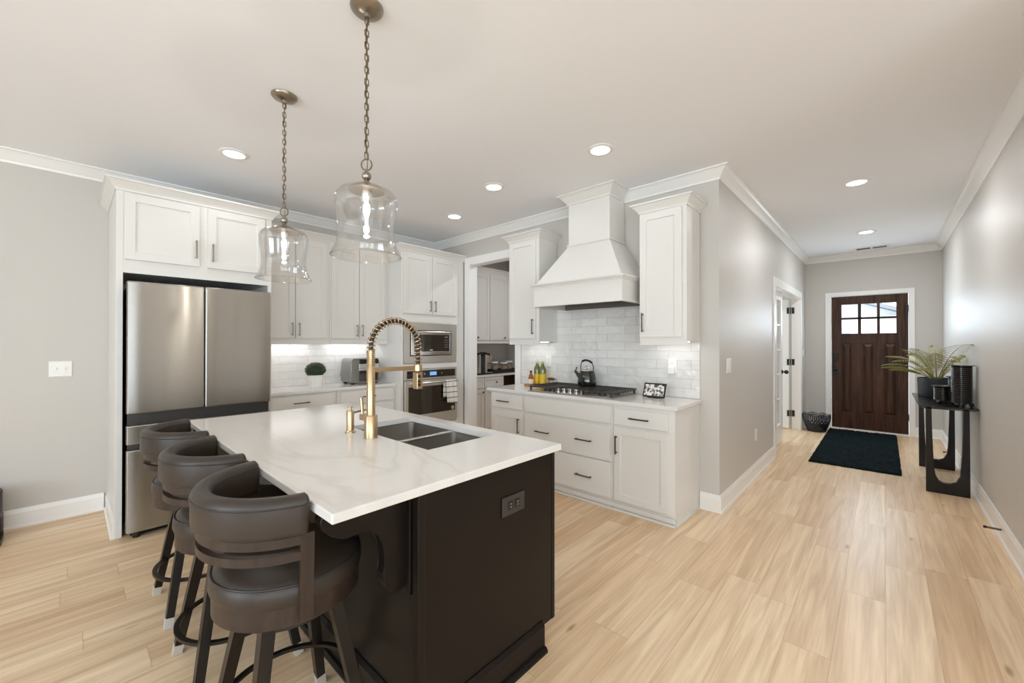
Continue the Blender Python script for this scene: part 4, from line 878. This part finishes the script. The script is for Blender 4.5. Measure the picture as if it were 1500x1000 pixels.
# ------------------------------------------------------------------ pendants
def make_pendant():
    t = thing('pendant_light', 'clear glass bell pendant hanging over the near end of the island', 'pendant light', (0, 0, 1.755), 0, 'glass pendants over the island')
    z0 = -1.755
    def o_(n, bm, m, p=t, s=True): return obj(n, bm, M[m], p, s, False)
    Z = lambda z: z + z0
    bm = B(); lathe(bm, [(0, Z(CEIL)), (.068, Z(CEIL)), (.068, Z(CEIL - .006)), (.060, Z(CEIL - .016)), (.03, Z(CEIL - .026)), (.014, Z(CEIL - .030)), (.012, Z(CEIL - .045)), (0, Z(CEIL - .046))], seg=36); o_('canopy', bm, 'nickel')
    bm = B(); zt, zb = CEIL - .045, 2.175; n = 23; pitch = (zt - zb) / n
    for i in range(n):
        zc = zt - pitch * (i + .5); hl = pitch * .5 + .0035; ax = (1, 0) if i % 2 == 0 else (.25, 1); l = math.hypot(*ax); ax = (ax[0] / l, ax[1] / l); pts = []
        for k in range(16):
            a = 2 * PI * k / 16; u = .0085 * math.cos(a); v = (hl - .0085) * (1 if math.sin(a) > 0 else -1) + .0085 * math.sin(a); pts.append((ax[0] * u, ax[1] * u, Z(zc + v)))
        tube(bm, pts, .0023, 6, True)
    o_('chain', bm, 'chain')
    bm = B(); tube(bm, [(.004 * math.sin(z * 30), .004 * math.cos(z * 30), Z(z)) for z in [zb - .06 + (zt - zb + .06) * i / 50 for i in range(51)]], .0022, 6); o_('cord', bm, 'chain')
    bm = B(); tube(bm, [(.022 * math.cos(a) * .73, -.022 * math.cos(a) * .68, Z(2.150) + .024 * math.sin(a)) for a in [2 * PI * i / 24 for i in range(24)]], .003, 8, True); o_('hanging_ring', bm, 'chain')
    bm = B(); lathe(bm, [(0, Z(2.130)), (.006, Z(2.130)), (.007, Z(2.118))] + [(.020 * math.sin(a) , Z(2.100) + .020 * math.cos(a)) for a in [.4 + (PI - .8) * i / 10 for i in range(11)]] + [(.011, Z(2.078)), (.014, Z(2.068)), (.030, Z(2.066)), (.055, Z(2.056)), (.072, Z(2.040)), (.074, Z(2.036)), (0, Z(2.036))], seg=36); o_('cap', bm, 'nickel')
    bm = B(); lathe(bm, [(0, Z(2.036)), (.022, Z(2.036)), (.022, Z(1.995)), (.018, Z(1.990)), (0, Z(1.990))], seg=20); o_('socket', bm, 'steel_light')
    out = [(.060, 2.046), (.085, 2.043), (.110, 2.032), (.124, 2.015), (.128, 1.996), (.126, 1.965), (.121, 1.925), (.117, 1.885), (.116, 1.850), (.119, 1.820), (.128, 1.792), (.139, 1.770), (.144, 1.758)]
    inn = [(r - .0035, z - (.003 if z > 2.0 else 0)) for r, z in out][::-1]; inn[0] = (.1395, 1.757); out[-1] = (.1455, 1.758)
    bm = B(); lathe(bm, [(r, Z(z)) for r, z in out + inn], seg=56, closed=True); gs_ = o_('glass_shade', bm, 'glass')
    bm = B(); tube(bm, [(.1425 * math.cos(2 * PI * i / 48), .1425 * math.sin(2 * PI * i / 48), Z(1.757)) for i in range(48)], .0032, 8, True); o_('rim', bm, 'glass', gs_)
    bm = B(); lathe(bm, [(0, Z(1.992)), (.012, Z(1.990)), (.014, Z(1.975)), (.022, Z(1.955)), (.027, Z(1.930)), (.025, Z(1.905)), (.014, Z(1.888)), (0, Z(1.884))], seg=24); o_('bulb', bm, 'jar')
    bm = B(); tube(bm, [(0, 0, Z(1.988)), (0, 0, Z(1.975)), (0, 0, Z(1.945)), (0, 0, Z(1.93))], [.006, .013, .013, .006], 12); o_('filament', bm, 'bulb')
    l = bpy.data.lights.new('bulb_light', 'POINT'); l.energy = 3; l.color = (1, .93, .84); l.shadow_soft_size = .012
    lo = bpy.data.objects.new('bulb_light', l); C.objects.link(lo); lo.parent = t; lo.location = (0, 0, Z(1.905))
    return t
pd = make_pendant(); pd.location = (.858, 1.632, 1.755)
dup(pd, (.842, 2.570, 1.755 - .0), 'clear glass bell pendant hanging over the refrigerator end of the island')

# ------------------------------------------------------------------ recessed lights and vent
HALL_W = 11.5
def make_can():
    t = thing('recessed_light', '', 'ceiling light', (0, 0, CEIL), 0, 'recessed ceiling lights')
    bm = B(); lathe(bm, [(.070, -.010), (.078, -.010), (.096, -.004), (.098, -.0005), (.070, -.0005)], seg=36, closed=True); obj('trim_ring', bm, M['trim'], t, True, False)
    bm = B(); lathe(bm, [(0, -.006), (.071, -.006), (.071, -.001), (0, -.001)], seg=32); obj('lens', bm, M['lens'], t, True, False)
    l = bpy.data.lights.new('lamp', 'AREA'); l.shape = 'DISK'; l.size = .14; l.energy = 1.3; l.color = (.93, .96, 1.0); lo = bpy.data.objects.new('lamp', l); C.objects.link(lo); lo.parent = t; lo.location = (0, 0, -.012)
    return t
cans = [(.84, 3.63, 'round recessed ceiling light in front of the cabinet over the refrigerator'), (2.66, 1.55, 'round recessed ceiling light closest to the range hood'), (2.63, 2.64, 'middle recessed ceiling light in the row before the pantry doorway'), (2.94, 3.58, 'round recessed ceiling light before the oven tower'),
        (4.74, .18, 'first recessed ceiling light in the hallway, nearer the kitchen'), (6.94, .17, 'recessed hallway ceiling light nearest the front door'), (4.40, 3.10, 'recessed ceiling light inside the pantry')]  # the pantry light is out of view, added to lift its dark interior
c0_ = make_can()
for i, (x, y, lab) in enumerate(cans):
    if i == 0: c0_.location = (x, y, CEIL); c0_['label'] = lab
    else:
        q = dup(c0_, (x, y, CEIL), lab)
        if x > 4:                                           # the hallway lamps and the added pantry lamp burn brighter
            for ch in q.children:
                if ch.type == 'LIGHT': ch.data = ch.data.copy(); ch.data.energy = HALL_W
t = thing('air_vent', 'slotted air vent in the hallway ceiling near the front door', 'vent', (8.14, .14, CEIL)); bm = B(); box(bm, 8.03, 8.22, -.07, .34, CEIL - .006, CEIL - .0005, .002); obj('frame', bm, M['trim'], t)
for y0, y1 in ((.15, .31), (-.03, .125)):
    bm = B(); box(bm, 8.08, 8.19, y0, y1, CEIL - .0075, CEIL - .005); obj('louver', bm, M['slot'], t)

# ------------------------------------------------------------------ cooktop and what stands on the range counter
kx0, kx1, ky0, ky1 = 3.100, 3.565, 1.695, 2.620
t = thing('gas_cooktop', 'stainless gas cooktop with black cast iron grates and five knobs', 'cooktop', (3.33, 2.157, .914))
bm = B(); box(bm, kx0, kx1, ky0, ky1, .9145, .924, .004); obj('tray', bm, M['steel'], t)
def grate(y0, y1, x0, x1):
    bm = B(); zt = .962
    for a, b in (((x0, y0), (x1, y0)), ((x0, y1), (x1, y1)), ((x0, y0), (x0, y1)), ((x1, y0), (x1, y1))): bar(bm, (a[0], a[1], zt), (b[0], b[1], zt), .014, .014)
    n = 9
    for i in range(1, n):
        x = x0 + (x1 - x0) * i / n; bar(bm, (x, y0, zt + .002), (x, y0 + (y1 - y0) * .40, zt + .002), .009, .009); bar(bm, (x, y1 - (y1 - y0) * .40, zt + .002), (x, y1, zt + .002), .009, .009)
        for y in (y0, y1): bar(bm, (x, y, .945), (x, y, zt), .008, .008)
    bar(bm, ((x0 + x1) / 2, y0, zt + .001), ((x0 + x1) / 2, y1, zt + .001), .010, .010)
    bar(bm, (x0, (y0 + y1) / 2, zt + .001), (x1, (y0 + y1) / 2, zt + .001), .010, .010)
    for x in (x0 + .008, x1 - .008):
        for y in (y0 + .008, y1 - .008): bar(bm, (x, y, .923), (x, y, zt), .014, .014)
    obj('grate', bm, M['iron'], t)
grate(1.705, 2.005, 3.112, 3.555); grate(2.312, 2.612, 3.112, 3.555); grate(2.010, 2.307, 3.245, 3.555)
for x, y, r in ((3.21, 1.855, .036), (3.45, 1.855, .045), (3.42, 2.158, .055), (3.21, 2.462, .036), (3.45, 2.462, .045)):
    bm = B(); lathe(bm, [(0, .923), (r, .923), (r, .936), (r * .8, .938), (r * .8, .945), (0, .947)], (x, y, 0), 24); obj('burner', bm, M['iron'], t, True)
for i in range(5):
    y = 2.03 + i * .068; x = 3.165
    bm = B(); lathe(bm, [(0, .924), (.021, .924), (.021, .930), (.017, .932), (.0185, .955), (.016, .958), (0, .958)], (x, y, 0), 20); box(bm, x - .018, x + .018, y - .004, y + .004, .957, .962, .002); obj('knob', bm, M['steel_light'], t, True)
# kettle
kx, ky, kz = 3.44, 2.155, .9715
t = thing('tea_kettle', 'glossy black fluted tea kettle standing on the gas cooktop', 'kettle', (kx, ky, kz))
bm = B(); lathe(bm, [(0, kz), (.075, kz), (.086, kz + .008), (.090, kz + .03), (.087, kz + .07), (.079, kz + .11), (.071, kz + .138), (.066, kz + .146), (0, kz + .146)], (kx, ky, 0), 64, fn=lambda a: 1 + .025 * abs(math.cos(8 * a))); obj('body', bm, M['kettle'], t, True)
bm = B(); lathe(bm, [(0, kz + .144), (.056, kz + .144), (.052, kz + .155), (.03, kz + .166), (0, kz + .169)], (kx, ky, 0), 28); tube(bm, [(kx, ky - .022, kz + .163), (kx, ky - .017, kz + .185), (kx, ky, kz + .192), (kx, ky + .017, kz + .185), (kx, ky + .022, kz + .163)], .005, 8); obj('lid', bm, M['steel_light'], t, True)
bm = B(); tube(bm, [(kx - .01, ky + .078, kz + .085), (kx - .015, ky + .105, kz + .115), (kx - .02, ky + .125, kz + .142)], [.022, .016, .011], 12); tube(bm, [(kx - .02, ky + .122, kz + .145), (kx - .019, ky + .112, kz + .158), (kx - .017, ky + .108, kz + .18)], .005, 8); obj('spout', bm, M['kettle'], t, True)
bm = B(); hpts = [(kx, ky + .066, kz + .135), (kx, ky + .072, kz + .17), (kx, ky + .070, kz + .21), (kx, ky + .055, kz + .238), (kx, ky + .02, kz + .25), (kx, ky - .02, kz + .245), (kx, ky - .055, kz + .225), (kx, ky - .072, kz + .19), (kx, ky - .070, kz + .16), (kx, ky - .066, kz + .135)]
tube(bm, hpts, .0045, 8); tube(bm, hpts[3:7], .010, 10); obj('handle', bm, M['matteblack'], t, True)
# smart display
t = thing('smart_display', 'small black tilted smart display showing photos, on the range counter', 'smart display', (3.42, 1.46, .9145), math.radians(0))
bm = B(); zz = .9145
def tilt(o): pass
ang = math.radians(22)
def dpt(u, v, d): return Vector((3.40 + v * math.sin(ang) + d * math.cos(ang), 1.47 + u, .9165 + v * math.cos(ang) - d * math.sin(ang) + .006))
def dbox(bm, u0, u1, v0, v1, d0, d1, bev=0):
    n0 = len(bm.verts); box(bm, u0, u1, v0, v1, d0, d1, bev)
    bm.verts.ensure_lookup_table()
    for v in bm.verts[n0:]: v.co = dpt(v.co.x, v.co.y, v.co.z)
dbox(bm, -.098, .098, .0, .128, 0, .012, .005)
body = obj('casing', bm, M['matteblack'], t)
bm = B(); dbox(bm, -.085, .085, .014, .113, -.0012, .0006); obj('screen', bm, M['screen'], t)
bm = B(); prism(bm, [(.008, 0), (.085, 0), (.075, .03), (.045, .085)], lambda u, v, tt: Vector((3.40 + u, tt, .9147 + v)), 1.415, 1.525); obj('stand', bm, M['matteblack'], t)
# tray with bottles
bm = B(); box(bm, 3.39, 3.58, 2.70, 2.93, .9145, .928, .003)
for a in ((3.39, 3.396, 2.70, 2.93), (3.574, 3.58, 2.70, 2.93), (3.396, 3.574, 2.70, 2.706), (3.396, 3.574, 2.924, 2.93)): box(bm, *a, .926, .940)
o = obj('tray', bm, M['oakwood']); origin_to_base(o); tag(o, 'small wooden tray holding bottles on the range counter', 'tray')
for x, y, h, lab in ((3.49, 2.745, .262, 'green oil bottle with yellow label, nearer the cooktop'), (3.50, 2.832, .258, 'green oil bottle with yellow label, nearer the pantry doorway')):
    t = thing('oil_bottle', lab, 'bottle', (x, y, .9285), 0, 'oil bottles on the tray'); zb = .9285
    bm = B(); lathe(bm, [(0, zb), (.034, zb), (.036, zb + .006), (.036, zb + .165), (.033, zb + .19), (.020, zb + .215), (.014, zb + .23), (.014, zb + .238), (0, zb + .238)], (x, y, 0), 24); obj('body', bm, M['oil'], t, True)
    bm = B(); lathe(bm, [(.0365, zb + .015), (.0375, zb + .016), (.0375, zb + .125), (.0365, zb + .126)], (x, y, 0), 24, closed=True); obj('label', bm, M['yellow'], t, True)
    bm = B(); lathe(bm, [(0, zb + .2385), (.015, zb + .2385), (.015, zb + h), (0, zb + h)], (x, y, 0), 16); obj('cap', bm, M['cap'], t, True)
x, y, zb = 3.42, 2.855, .9285
t = thing('sauce_bottle', 'small amber sauce bottle in front of the oil bottles', 'bottle', (x, y, zb)); bm = B(); lathe(bm, [(0, zb), (.028, zb), (.030, zb + .005), (.030, zb + .07), (.022, zb + .105), (.012, zb + .13), (.012, zb + .14), (0, zb + .14)], (x, y, 0), 20); obj('body', bm, M['amber'], t, True)
bm = B(); lathe(bm, [(.0305, zb + .018), (.0315, zb + .019), (.0315, zb + .068), (.0305, zb + .069)], (x, y, 0), 24, closed=True); obj('label', bm, M['cream'], t, True)
bm = B(); lathe(bm, [(0, zb + .1405), (.014, zb + .1405), (.014, zb + .158), (0, zb + .158)], (x, y, 0), 14); obj('cap', bm, M['matteblack'], t, True)
# small jar with wooden lid-handle
x, y, zb = 3.52, 2.655, .9145
t = thing('salt_cellar', 'small brass stand with a dark oval wooden top behind the cooktop', 'salt cellar', (x, y, zb))
bm = B()
for s in (-1, 1): bar(bm, (x, y + s * .034, zb), (x, y + s * .026, zb + .075), .008, .008)
box(bm, x - .02, x + .02, y - .038, y + .038, zb, zb + .01, .002); obj('frame', bm, M['brass'], t)
bm = B(); ball(bm, (x, y, zb + .088), .05, 20, 12, (.55, 1.0, .32)); obj('top', bm, M['darkwood'], t, True)

# ------------------------------------------------------------------ things on the refrigerator-wall counter
px, py_, pz = 1.795, 4.52, .9145
t = thing('potted_boxwood', 'round boxwood ball in a white ribbed pot on the counter', 'potted plant', (px, py_, pz))
bm = B(); lathe(bm, [(0, pz), (.064, pz), (.068, pz + .006), (.076, pz + .13), (.072, pz + .132), (.068, pz + .12), (0, pz + .12)], (px, py_, 0), 72, fn=lambda a: 1 + .018 * math.cos(24 * a)); obj('pot', bm, M['ceramic'], t, True)
bm = B(); ball(bm, (px, py_, pz + .185), .085, 20, 14, (1.05, 1.05, .85))
for i in range(1500):
    z = random.uniform(-.75, 1); a = random.uniform(0, 2 * PI); r = math.sqrt(max(0, 1 - z * z)); n = Vector((r * math.cos(a), r * math.sin(a), z))
    p = Vector((px, py_, pz + .185)) + Vector((n.x * 1.05, n.y * 1.05, n.z * .85)) * (.083 + random.uniform(0, .016))
    s = n.cross(Vector((random.random() - .5, random.random() - .5, random.random() - .5))).normalized(); q = n.cross(s) * .5 + n * random.uniform(.2, .8); q.normalize(); l = random.uniform(.007, .012)
    bm.faces.new([bm.verts.new(p - s * l * .45), bm.verts.new(p + q * l * .6 - s * l * .1), bm.verts.new(p + s * l * .45 + q * l * .1), bm.verts.new(p - q * l * .5)])
obj('foliage', bm, M['leaf'], t)
tx, ty = 2.345, 4.58
t = thing('toaster_oven', 'grey rounded countertop toaster oven beside the oven tower', 'toaster oven', (tx, ty, .9145)); zb = .9145
bm = B(); prism(bm, [(-.18, .030), (-.165, .018), (.165, .018), (.18, .030), (.185, .10), (.175, .25), (.160, .288), (.145, .298), (-.145, .298), (-.160, .288), (-.175, .25), (-.185, .10)], lambda u, v, tt: Vector((tx + u, tt, zb + v)), ty - .12, ty + .15); bmesh.ops.bevel(bm, geom=[e for e in bm.edges if abs(e.verts[0].co.y - e.verts[1].co.y) < 1e-5], offset=.012, segments=2, affect='EDGES'); obj('body', bm, M['toaster'], t, True)
bm = B(); box(bm, tx - .085, tx + .15, ty - .129, ty - .118, zb + .235, zb + .288, .003); obj('control_panel', bm, M['black'], t)
bm = B(); box(bm, tx - .09, tx + .155, ty - .132, ty - .118, zb + .185, zb + .232, .003); box(bm, tx - .09, tx + .155, ty - .138, ty - .118, zb + .158, zb + .181, .003); obj('handle', bm, M['silverband'], t)
bm = B(); box(bm, tx - .085, tx + .15, ty - .128, ty - .118, zb + .035, zb + .155, .004); obj('door', bm, M['blackglass'], t)
for sx in (-1, 1):
    for sy in (-.08, .11): 
        bm = B(); lathe(bm, [(0, zb), (.018, zb), (.022, zb + .019), (0, zb + .019)], (tx + sx * .14, ty + sy, 0), 14); obj('foot', bm, M['black'], t)

# ------------------------------------------------------------------ hall: console, plant, candle holders, rug, basket
cx0, cx1, cy0, cy1, cz_ = 5.385, 6.70, RY + .006, -.236, .806
t = thing('console_table', 'black console table with cut-out panel legs against the hall wall', 'console table', (6.0, -.42, 0))
bm = B(); zt = cz_
pts_t = [(cx0, cy0), (cx1, cy0), (cx1, cy1), (cx0, cy1)]; ins = [(cx0 + .05, cy0 + .02), (cx1 - .05, cy0 + .02), (cx1 - .05, cy1 - .04), (cx0 + .05, cy1 - .04)]
r1 = [bm.verts.new((x, y, zt)) for x, y in pts_t]; r2 = [bm.verts.new((x, y, zt - .010)) for x, y in pts_t]; r3 = [bm.verts.new((x, y, zt - .030)) for x, y in ins]
bm.faces.new(r1); bm.faces.new(r3[::-1])
for a, b in ((r1, r2), (r2, r3)):
    for i in range(4): bm.faces.new((a[i], a[(i + 1) % 4], b[(i + 1) % 4], b[i]))
obj('tabletop', bm, M['console'], t)
for xa in (5.445, 6.505):
    bm = B(); y0, y1, zt2 = -.562, -.284, cz_ - .0298
    outer_l = [(y0, zt2), (y0 - .0, .0)]
    ring = [(y1 - .038, zt2), (y1 - .042, .55), (y1 - .052, .25), (y1 - .062, .165), (y1 - .085, .115), (y1 - .115, .098), (y0 + .115, .098), (y0 + .085, .115), (y0 + .062, .165), (y0 + .052, .25), (y0 + .042, .55), (y0 + .038, zt2)]
    poly_out = [(y1 - .002, zt2), (y1 - .001, .55), (y1, .25), (y1, .165), (y1, .09), (y1 - .115, 0), (y0 + .115, 0), (y0, .09), (y0, .165), (y0, .25), (y0 + .001, .55), (y0 + .002, zt2)]
    poly_out[4] = (y1, 0); poly_out[7] = (y0, 0)
    fr = [[bm.verts.new((x, u, v)) for u, v in p] for x in (xa, xa + .05) for p in (ring, poly_out)]
    n = len(ring)
    for i in range(n - 1):
        bm.faces.new((fr[0][i], fr[0][i + 1], fr[1][i + 1], fr[1][i])); bm.faces.new((fr[2][i + 1], fr[2][i], fr[3][i], fr[3][i + 1]))
        bm.faces.new((fr[0][i], fr[2][i], fr[2][i + 1], fr[0][i + 1])); bm.faces.new((fr[1][i + 1], fr[3][i + 1], fr[3][i], fr[1][i]))
    for e in (0, n - 1): bm.faces.new((fr[0][e], fr[1][e], fr[3][e], fr[2][e]))
    obj('leg', bm, M['console'], t)
# palm
px, py_, pz = 6.36, -.415, cz_ + .0005
t = thing('potted_palm', 'small areca palm in a plain black pot on the console table', 'potted plant', (px, py_, pz))
bm = B(); lathe(bm, [(0, pz), (.142, pz), (.145, pz + .005), (.150, pz + .205), (.144, pz + .205), (.140, pz + .18), (0, pz + .18)], (px, py_, 0), 40); obj('pot', bm, M['potblack'], t, True)
bm = B(); lathe(bm, [(0, pz + .182), (.139, pz + .182), (.139, pz + .186), (0, pz + .19)], (px, py_, 0), 24); obj('soil', bm, M['soil'], t)
def frond(az, lean, length, droop):
    bm = B(); base = Vector((px, py_, pz + .18)) + Vector((math.cos(az), math.sin(az), 0)) * .03; out = Vector((math.cos(az), math.sin(az), 0)); pts = []; n = 20
    p = base.copy(); el = PI / 2 - lean
    for i in range(n + 1):
        pts.append(p.copy()); e = el - droop * (i / n) ** 1.5; p = p + (out * math.cos(e) + Vector((0, 0, 1)) * math.sin(e)) * (length / n)
        p.y = max(p.y, RY + .03)
    tube(bm, pts, [.006 * (1 - .8 * i / n) for i in range(n + 1)], 6)
    for i in range(5, n + 1):
        d_ = (pts[min(i + 1, n)] - pts[i - 1]).normalized(); s = d_.cross(Vector((0, 0, 1)));
        if s.length < 1e-3: s = Vector((-out.y, out.x, 0))
        s.normalize(); f = (i - 5) / (n - 5); ll = (.04 + .13 * math.sin(PI * min(1, f * .9 + .12))) * (length / .62) * .95
        for sg in (-1, 1):
            for hh in (0,):
                b0 = pts[i] - d_ * (length / n) * hh; dirv = (s * sg * .85 + d_ * .55 + Vector((0, 0, .10 - .25 * f))).normalized(); up_ = dirv.cross(d_).normalized(); wv = up_.cross(dirv).normalized() * .0042
                mid = b0 + dirv * ll * .5 + Vector((0, 0, .006)); tip = b0 + dirv * ll - Vector((0, 0, ll * .18))
                for q in (mid, tip): q.y = max(q.y, RY + .012)
                th = up_ * .0006
                bm.faces.new([bm.verts.new(b0 - wv * .4), bm.verts.new(mid - wv), bm.verts.new(tip), bm.verts.new(mid + wv), bm.verts.new(b0 + wv * .4)])
    obj('frond', bm, M['palm'], t)
for az, lean, ln, dr_ in ((1.7, .75, .46, 1.25), (2.2, .60, .48, 1.35), (1.3, .50, .48, 1.3), (2.7, .95, .46, .9), (1.0, 1.05, .42, .8), (3.34, .80, .88, .80), (3.05, .42, .46, 1.1), (.5, .5, .48, 1.1), (2.0, .25, .44, 1.1), (1.4, .95, .44, .9), (3.9, .35, .42, 1.2), (4.9, .40, .42, 1.3), (5.6, .6, .44, 1.2), (2.5, .30, .50, 1.2), (0, .25, .50, 1.1), (3.5, .9, .5, .8)):
    frond(az, lean, ln, dr_)
def candle_holder(x, y, h, r, lab):
    zb = cz_ + .0005; t = thing('candle_holder', lab, 'candle holder', (x, y, zb), 0, 'ribbed candle holders on the console'); zc = zb + .028
    prof = [(0, zc)]; n = max(6, int(h / .021)); 
    for i in range(n):
        z0 = zc + (h - .05) * i / n; dz = (h - .05) / n
        prof += [(r - .006, z0 + .001), (r, z0 + dz * .3), (r, z0 + dz * .7), (r - .006, z0 + dz * .999)]
    prof += [(r - .012, zc + h - .045), (0, zc + h - .045)]
    bm = B(); lathe(bm, prof, (x, y, 0), 32); obj('body', bm, M['candle'], t, True)
    bm = B(); zt = zb + h - .012; lathe(bm, [(0, zt - .012), (r * .8, zt - .012), (r * 1.22, zt), (r * 1.22, zt + .006), (r * 1.1, zt + .008), (0, zt + .002)], (x, y, 0), 32); obj('rim', bm, M['candle'], t, True)
    for k in range(3):
        a = 2.6 + 2 * PI * k / 3; bm = B(); ball(bm, (x + r * .85 * math.cos(a), y + r * .85 * math.sin(a), zb + .018), .018, 12, 8); obj('foot', bm, M['candle'], t, True)
candle_holder(5.56, -.524, .385, .070, 'tallest ribbed black candle holder on the console table')
candle_holder(5.74, -.418, .175, .066, 'shortest ribbed black candle holder on the console table')
candle_holder(5.93, -.524, .258, .060, 'mid-height ribbed black candle holder tucked behind the tallest one')
# rug
rx0, rx1, ry0, ry1 = 5.87, 8.33, -.130, .665
bm = B(); nx, ny = 150, 60; gr = []
for i in range(nx + 1):
    row = []
    for j in range(ny + 1):
        x = rx0 + (rx1 - rx0) * i / nx; y = ry0 + (ry1 - ry0) * j / ny; e = i in (0, nx) or j in (0, ny)
        z = .003 if e else .022 + .012 * (random.random() - .5) + .012 * mnoise.noise(Vector((x * 3, y * 3, 0)))
        row.append(bm.verts.new((x + (random.random() - .5) * .012, y + (random.random() - .5) * .010, z)))
    gr.append(row)
for i in range(nx):
    for j in range(ny): bm.faces.new((gr[i][j], gr[i + 1][j], gr[i + 1][j + 1], gr[i][j + 1]))
per = [gr[i][0] for i in range(nx + 1)] + [gr[nx][j] for j in range(1, ny + 1)] + [gr[i][ny] for i in range(nx - 1, -1, -1)] + [gr[0][j] for j in range(ny - 1, 0, -1)]
lowr = [bm.verts.new((v.co.x, v.co.y, .0005)) for v in per]
for i in range(len(per)): bm.faces.new((per[i], lowr[i], lowr[(i + 1) % len(per)], per[(i + 1) % len(per)]))
o = obj('rug', bm, M['rug']); origin_to_base(o); tag(o, 'black teal shaggy rug before the front door', 'rug')
# basket
bx, by = 8.02, .800
bm = B(); seg, rows = 44, 9; g = []
for r in range(rows + 1):
    f = r / rows; ring = []
    for k in range(seg):
        a = 2 * PI * k / seg; rad = .13 + .075 * math.sin(f * PI / 2) ; sc = (.022 * abs(math.sin(4 * a)) if r == rows else 0)
        ring.append(bm.verts.new((bx + rad * math.cos(a), by + rad * math.sin(a) * .88, .004 + .245 * f + sc)))
    g.append(ring)
bm.faces.new(g[0][::-1])
for r in range(rows):
    for k in range(seg):
        q = [g[r][k], g[r][(k + 1) % seg], g[r + 1][(k + 1) % seg], g[r + 1][k]]
        if r >= 3 and (r > 4 or (r + k) % 2 == 0):
            c = sum((v.co for v in q), Vector()) / 4; iq = [bm.verts.new(c + (v.co - c) * .64) for v in q]
            for i in range(4): bm.faces.new((q[i], q[(i + 1) % 4], iq[(i + 1) % 4], iq[i]))
        else: bm.faces.new(q)
o = obj('basket', bm, M['basket'], None, True); sm = o.modifiers.new('thick', 'SOLIDIFY'); sm.thickness = .004; sm.offset = 1
origin_to_base(o); tag(o, 'dark pierced metal basket with scalloped rim beside the front door', 'basket')
# door stops
for x, lab in ((4.435, 'dark spring door stop on the right baseboard, nearer the camera'), (7.15, 'dark spring door stop on the baseboard beyond the console table')):
    t = thing('door_stop', lab, 'door stop', (x, RY + .016, .075), 0, 'door stops on the right baseboard')
    bm = B(); pts = [(x, RY + .0155 + .075 * i / 60, .075) for i in range(61)]; pts = [(p[0] + .006 * math.cos(i * 1.2), p[1], p[2] + .006 * math.sin(i * 1.2)) for i, p in enumerate(pts)]
    tube(bm, pts, .0028, 5); tube(bm, [(x, RY + .0152, .075), (x, RY + .085, .075)], .004, 8); obj('spring', bm, M['darkbronze'], t, True)
    bm = B(); tube(bm, [(x, RY + .084, .075), (x, RY + .10, .075)], .009, 10); obj('bumper', bm, M['black'], t, True)
# dark appliance at the left edge
vx, vy = -.45, 4.60
t = thing('vacuum_dock', 'dark grey rounded robot vacuum base station by the left wall', 'vacuum dock', (vx, vy, 0))
bm = B(); 
def rrect(w_, d_, r, n=8):
    out = []
    for sx, sy, a0 in ((1, 1, 0), (-1, 1, 90), (-1, -1, 180), (1, -1, 270)):
        for k in range(n + 1): an = math.radians(a0 + 90 * k / n); out.append((sx * (w_ / 2 - r) + r * math.cos(an), sy * (d_ / 2 - r) + r * math.sin(an)))
    return out
def rprism(bm, w_, d_, r, z0, z1, bev=0.012, oy=0):
    prism(bm, rrect(w_, d_, r), lambda u, v, tt: Vector((vx + u, vy + oy + v, tt)), z0, z1)
rprism(bm, .27, .22, .09, .17, .345); rprism(bm, .262, .212, .086, .344, .352); obj('tank', bm, M['darkgrey'], t, True)
bm = B(); rprism(bm, .27, .07, .03, .03, .171, oy=.075); obj('back_column', bm, M['darkgrey'], t, True)
bm = B(); rprism(bm, .28, .34, .10, 0, .04, oy=-.05); obj('base', bm, M['black'], t, True)
bm = B(); tube(bm, [(vx, vy - .07, .041), (vx, vy - .07, .13)], .12, 28); obj('robot', bm, M['black'], t, True)
# outside: a neighbouring house and pale ground seen through the door panes
bm = B(); box(bm, EX + .3, 60, -25, 30, -.35, -.25); o = struct('ground', bm, M['lawn'])
t = thing('neighbor_house', 'pale house across the street seen through the front door panes', 'house', (34, 4, -.25)); bm = B(); box(bm, 30, 38, -1.0, 9, -.25, 2.9); prism(bm, [(-1, 2.9), (9, 2.9), (4, 4.8)], lambda u, v, tt: Vector((tt, u, v)), 30.2, 37.8); obj('wall', bm, M['siding'], t)
bm = B(); prism(bm, [(-1.6, 2.7), (4, 4.8), (9.6, 2.7), (9.6, 2.9), (4, 5.05), (-1.6, 2.9)], lambda u, v, tt: Vector((tt, u, v)), 29.5, 38.5); obj('roof', bm, M['roofing'], t)
for y in (1.4, 4.6):
    bm = B(); box(bm, 29.92, 30.0, y, y + 1.2, 1.0, 2.3); obj('window', bm, M['roofing'], t)
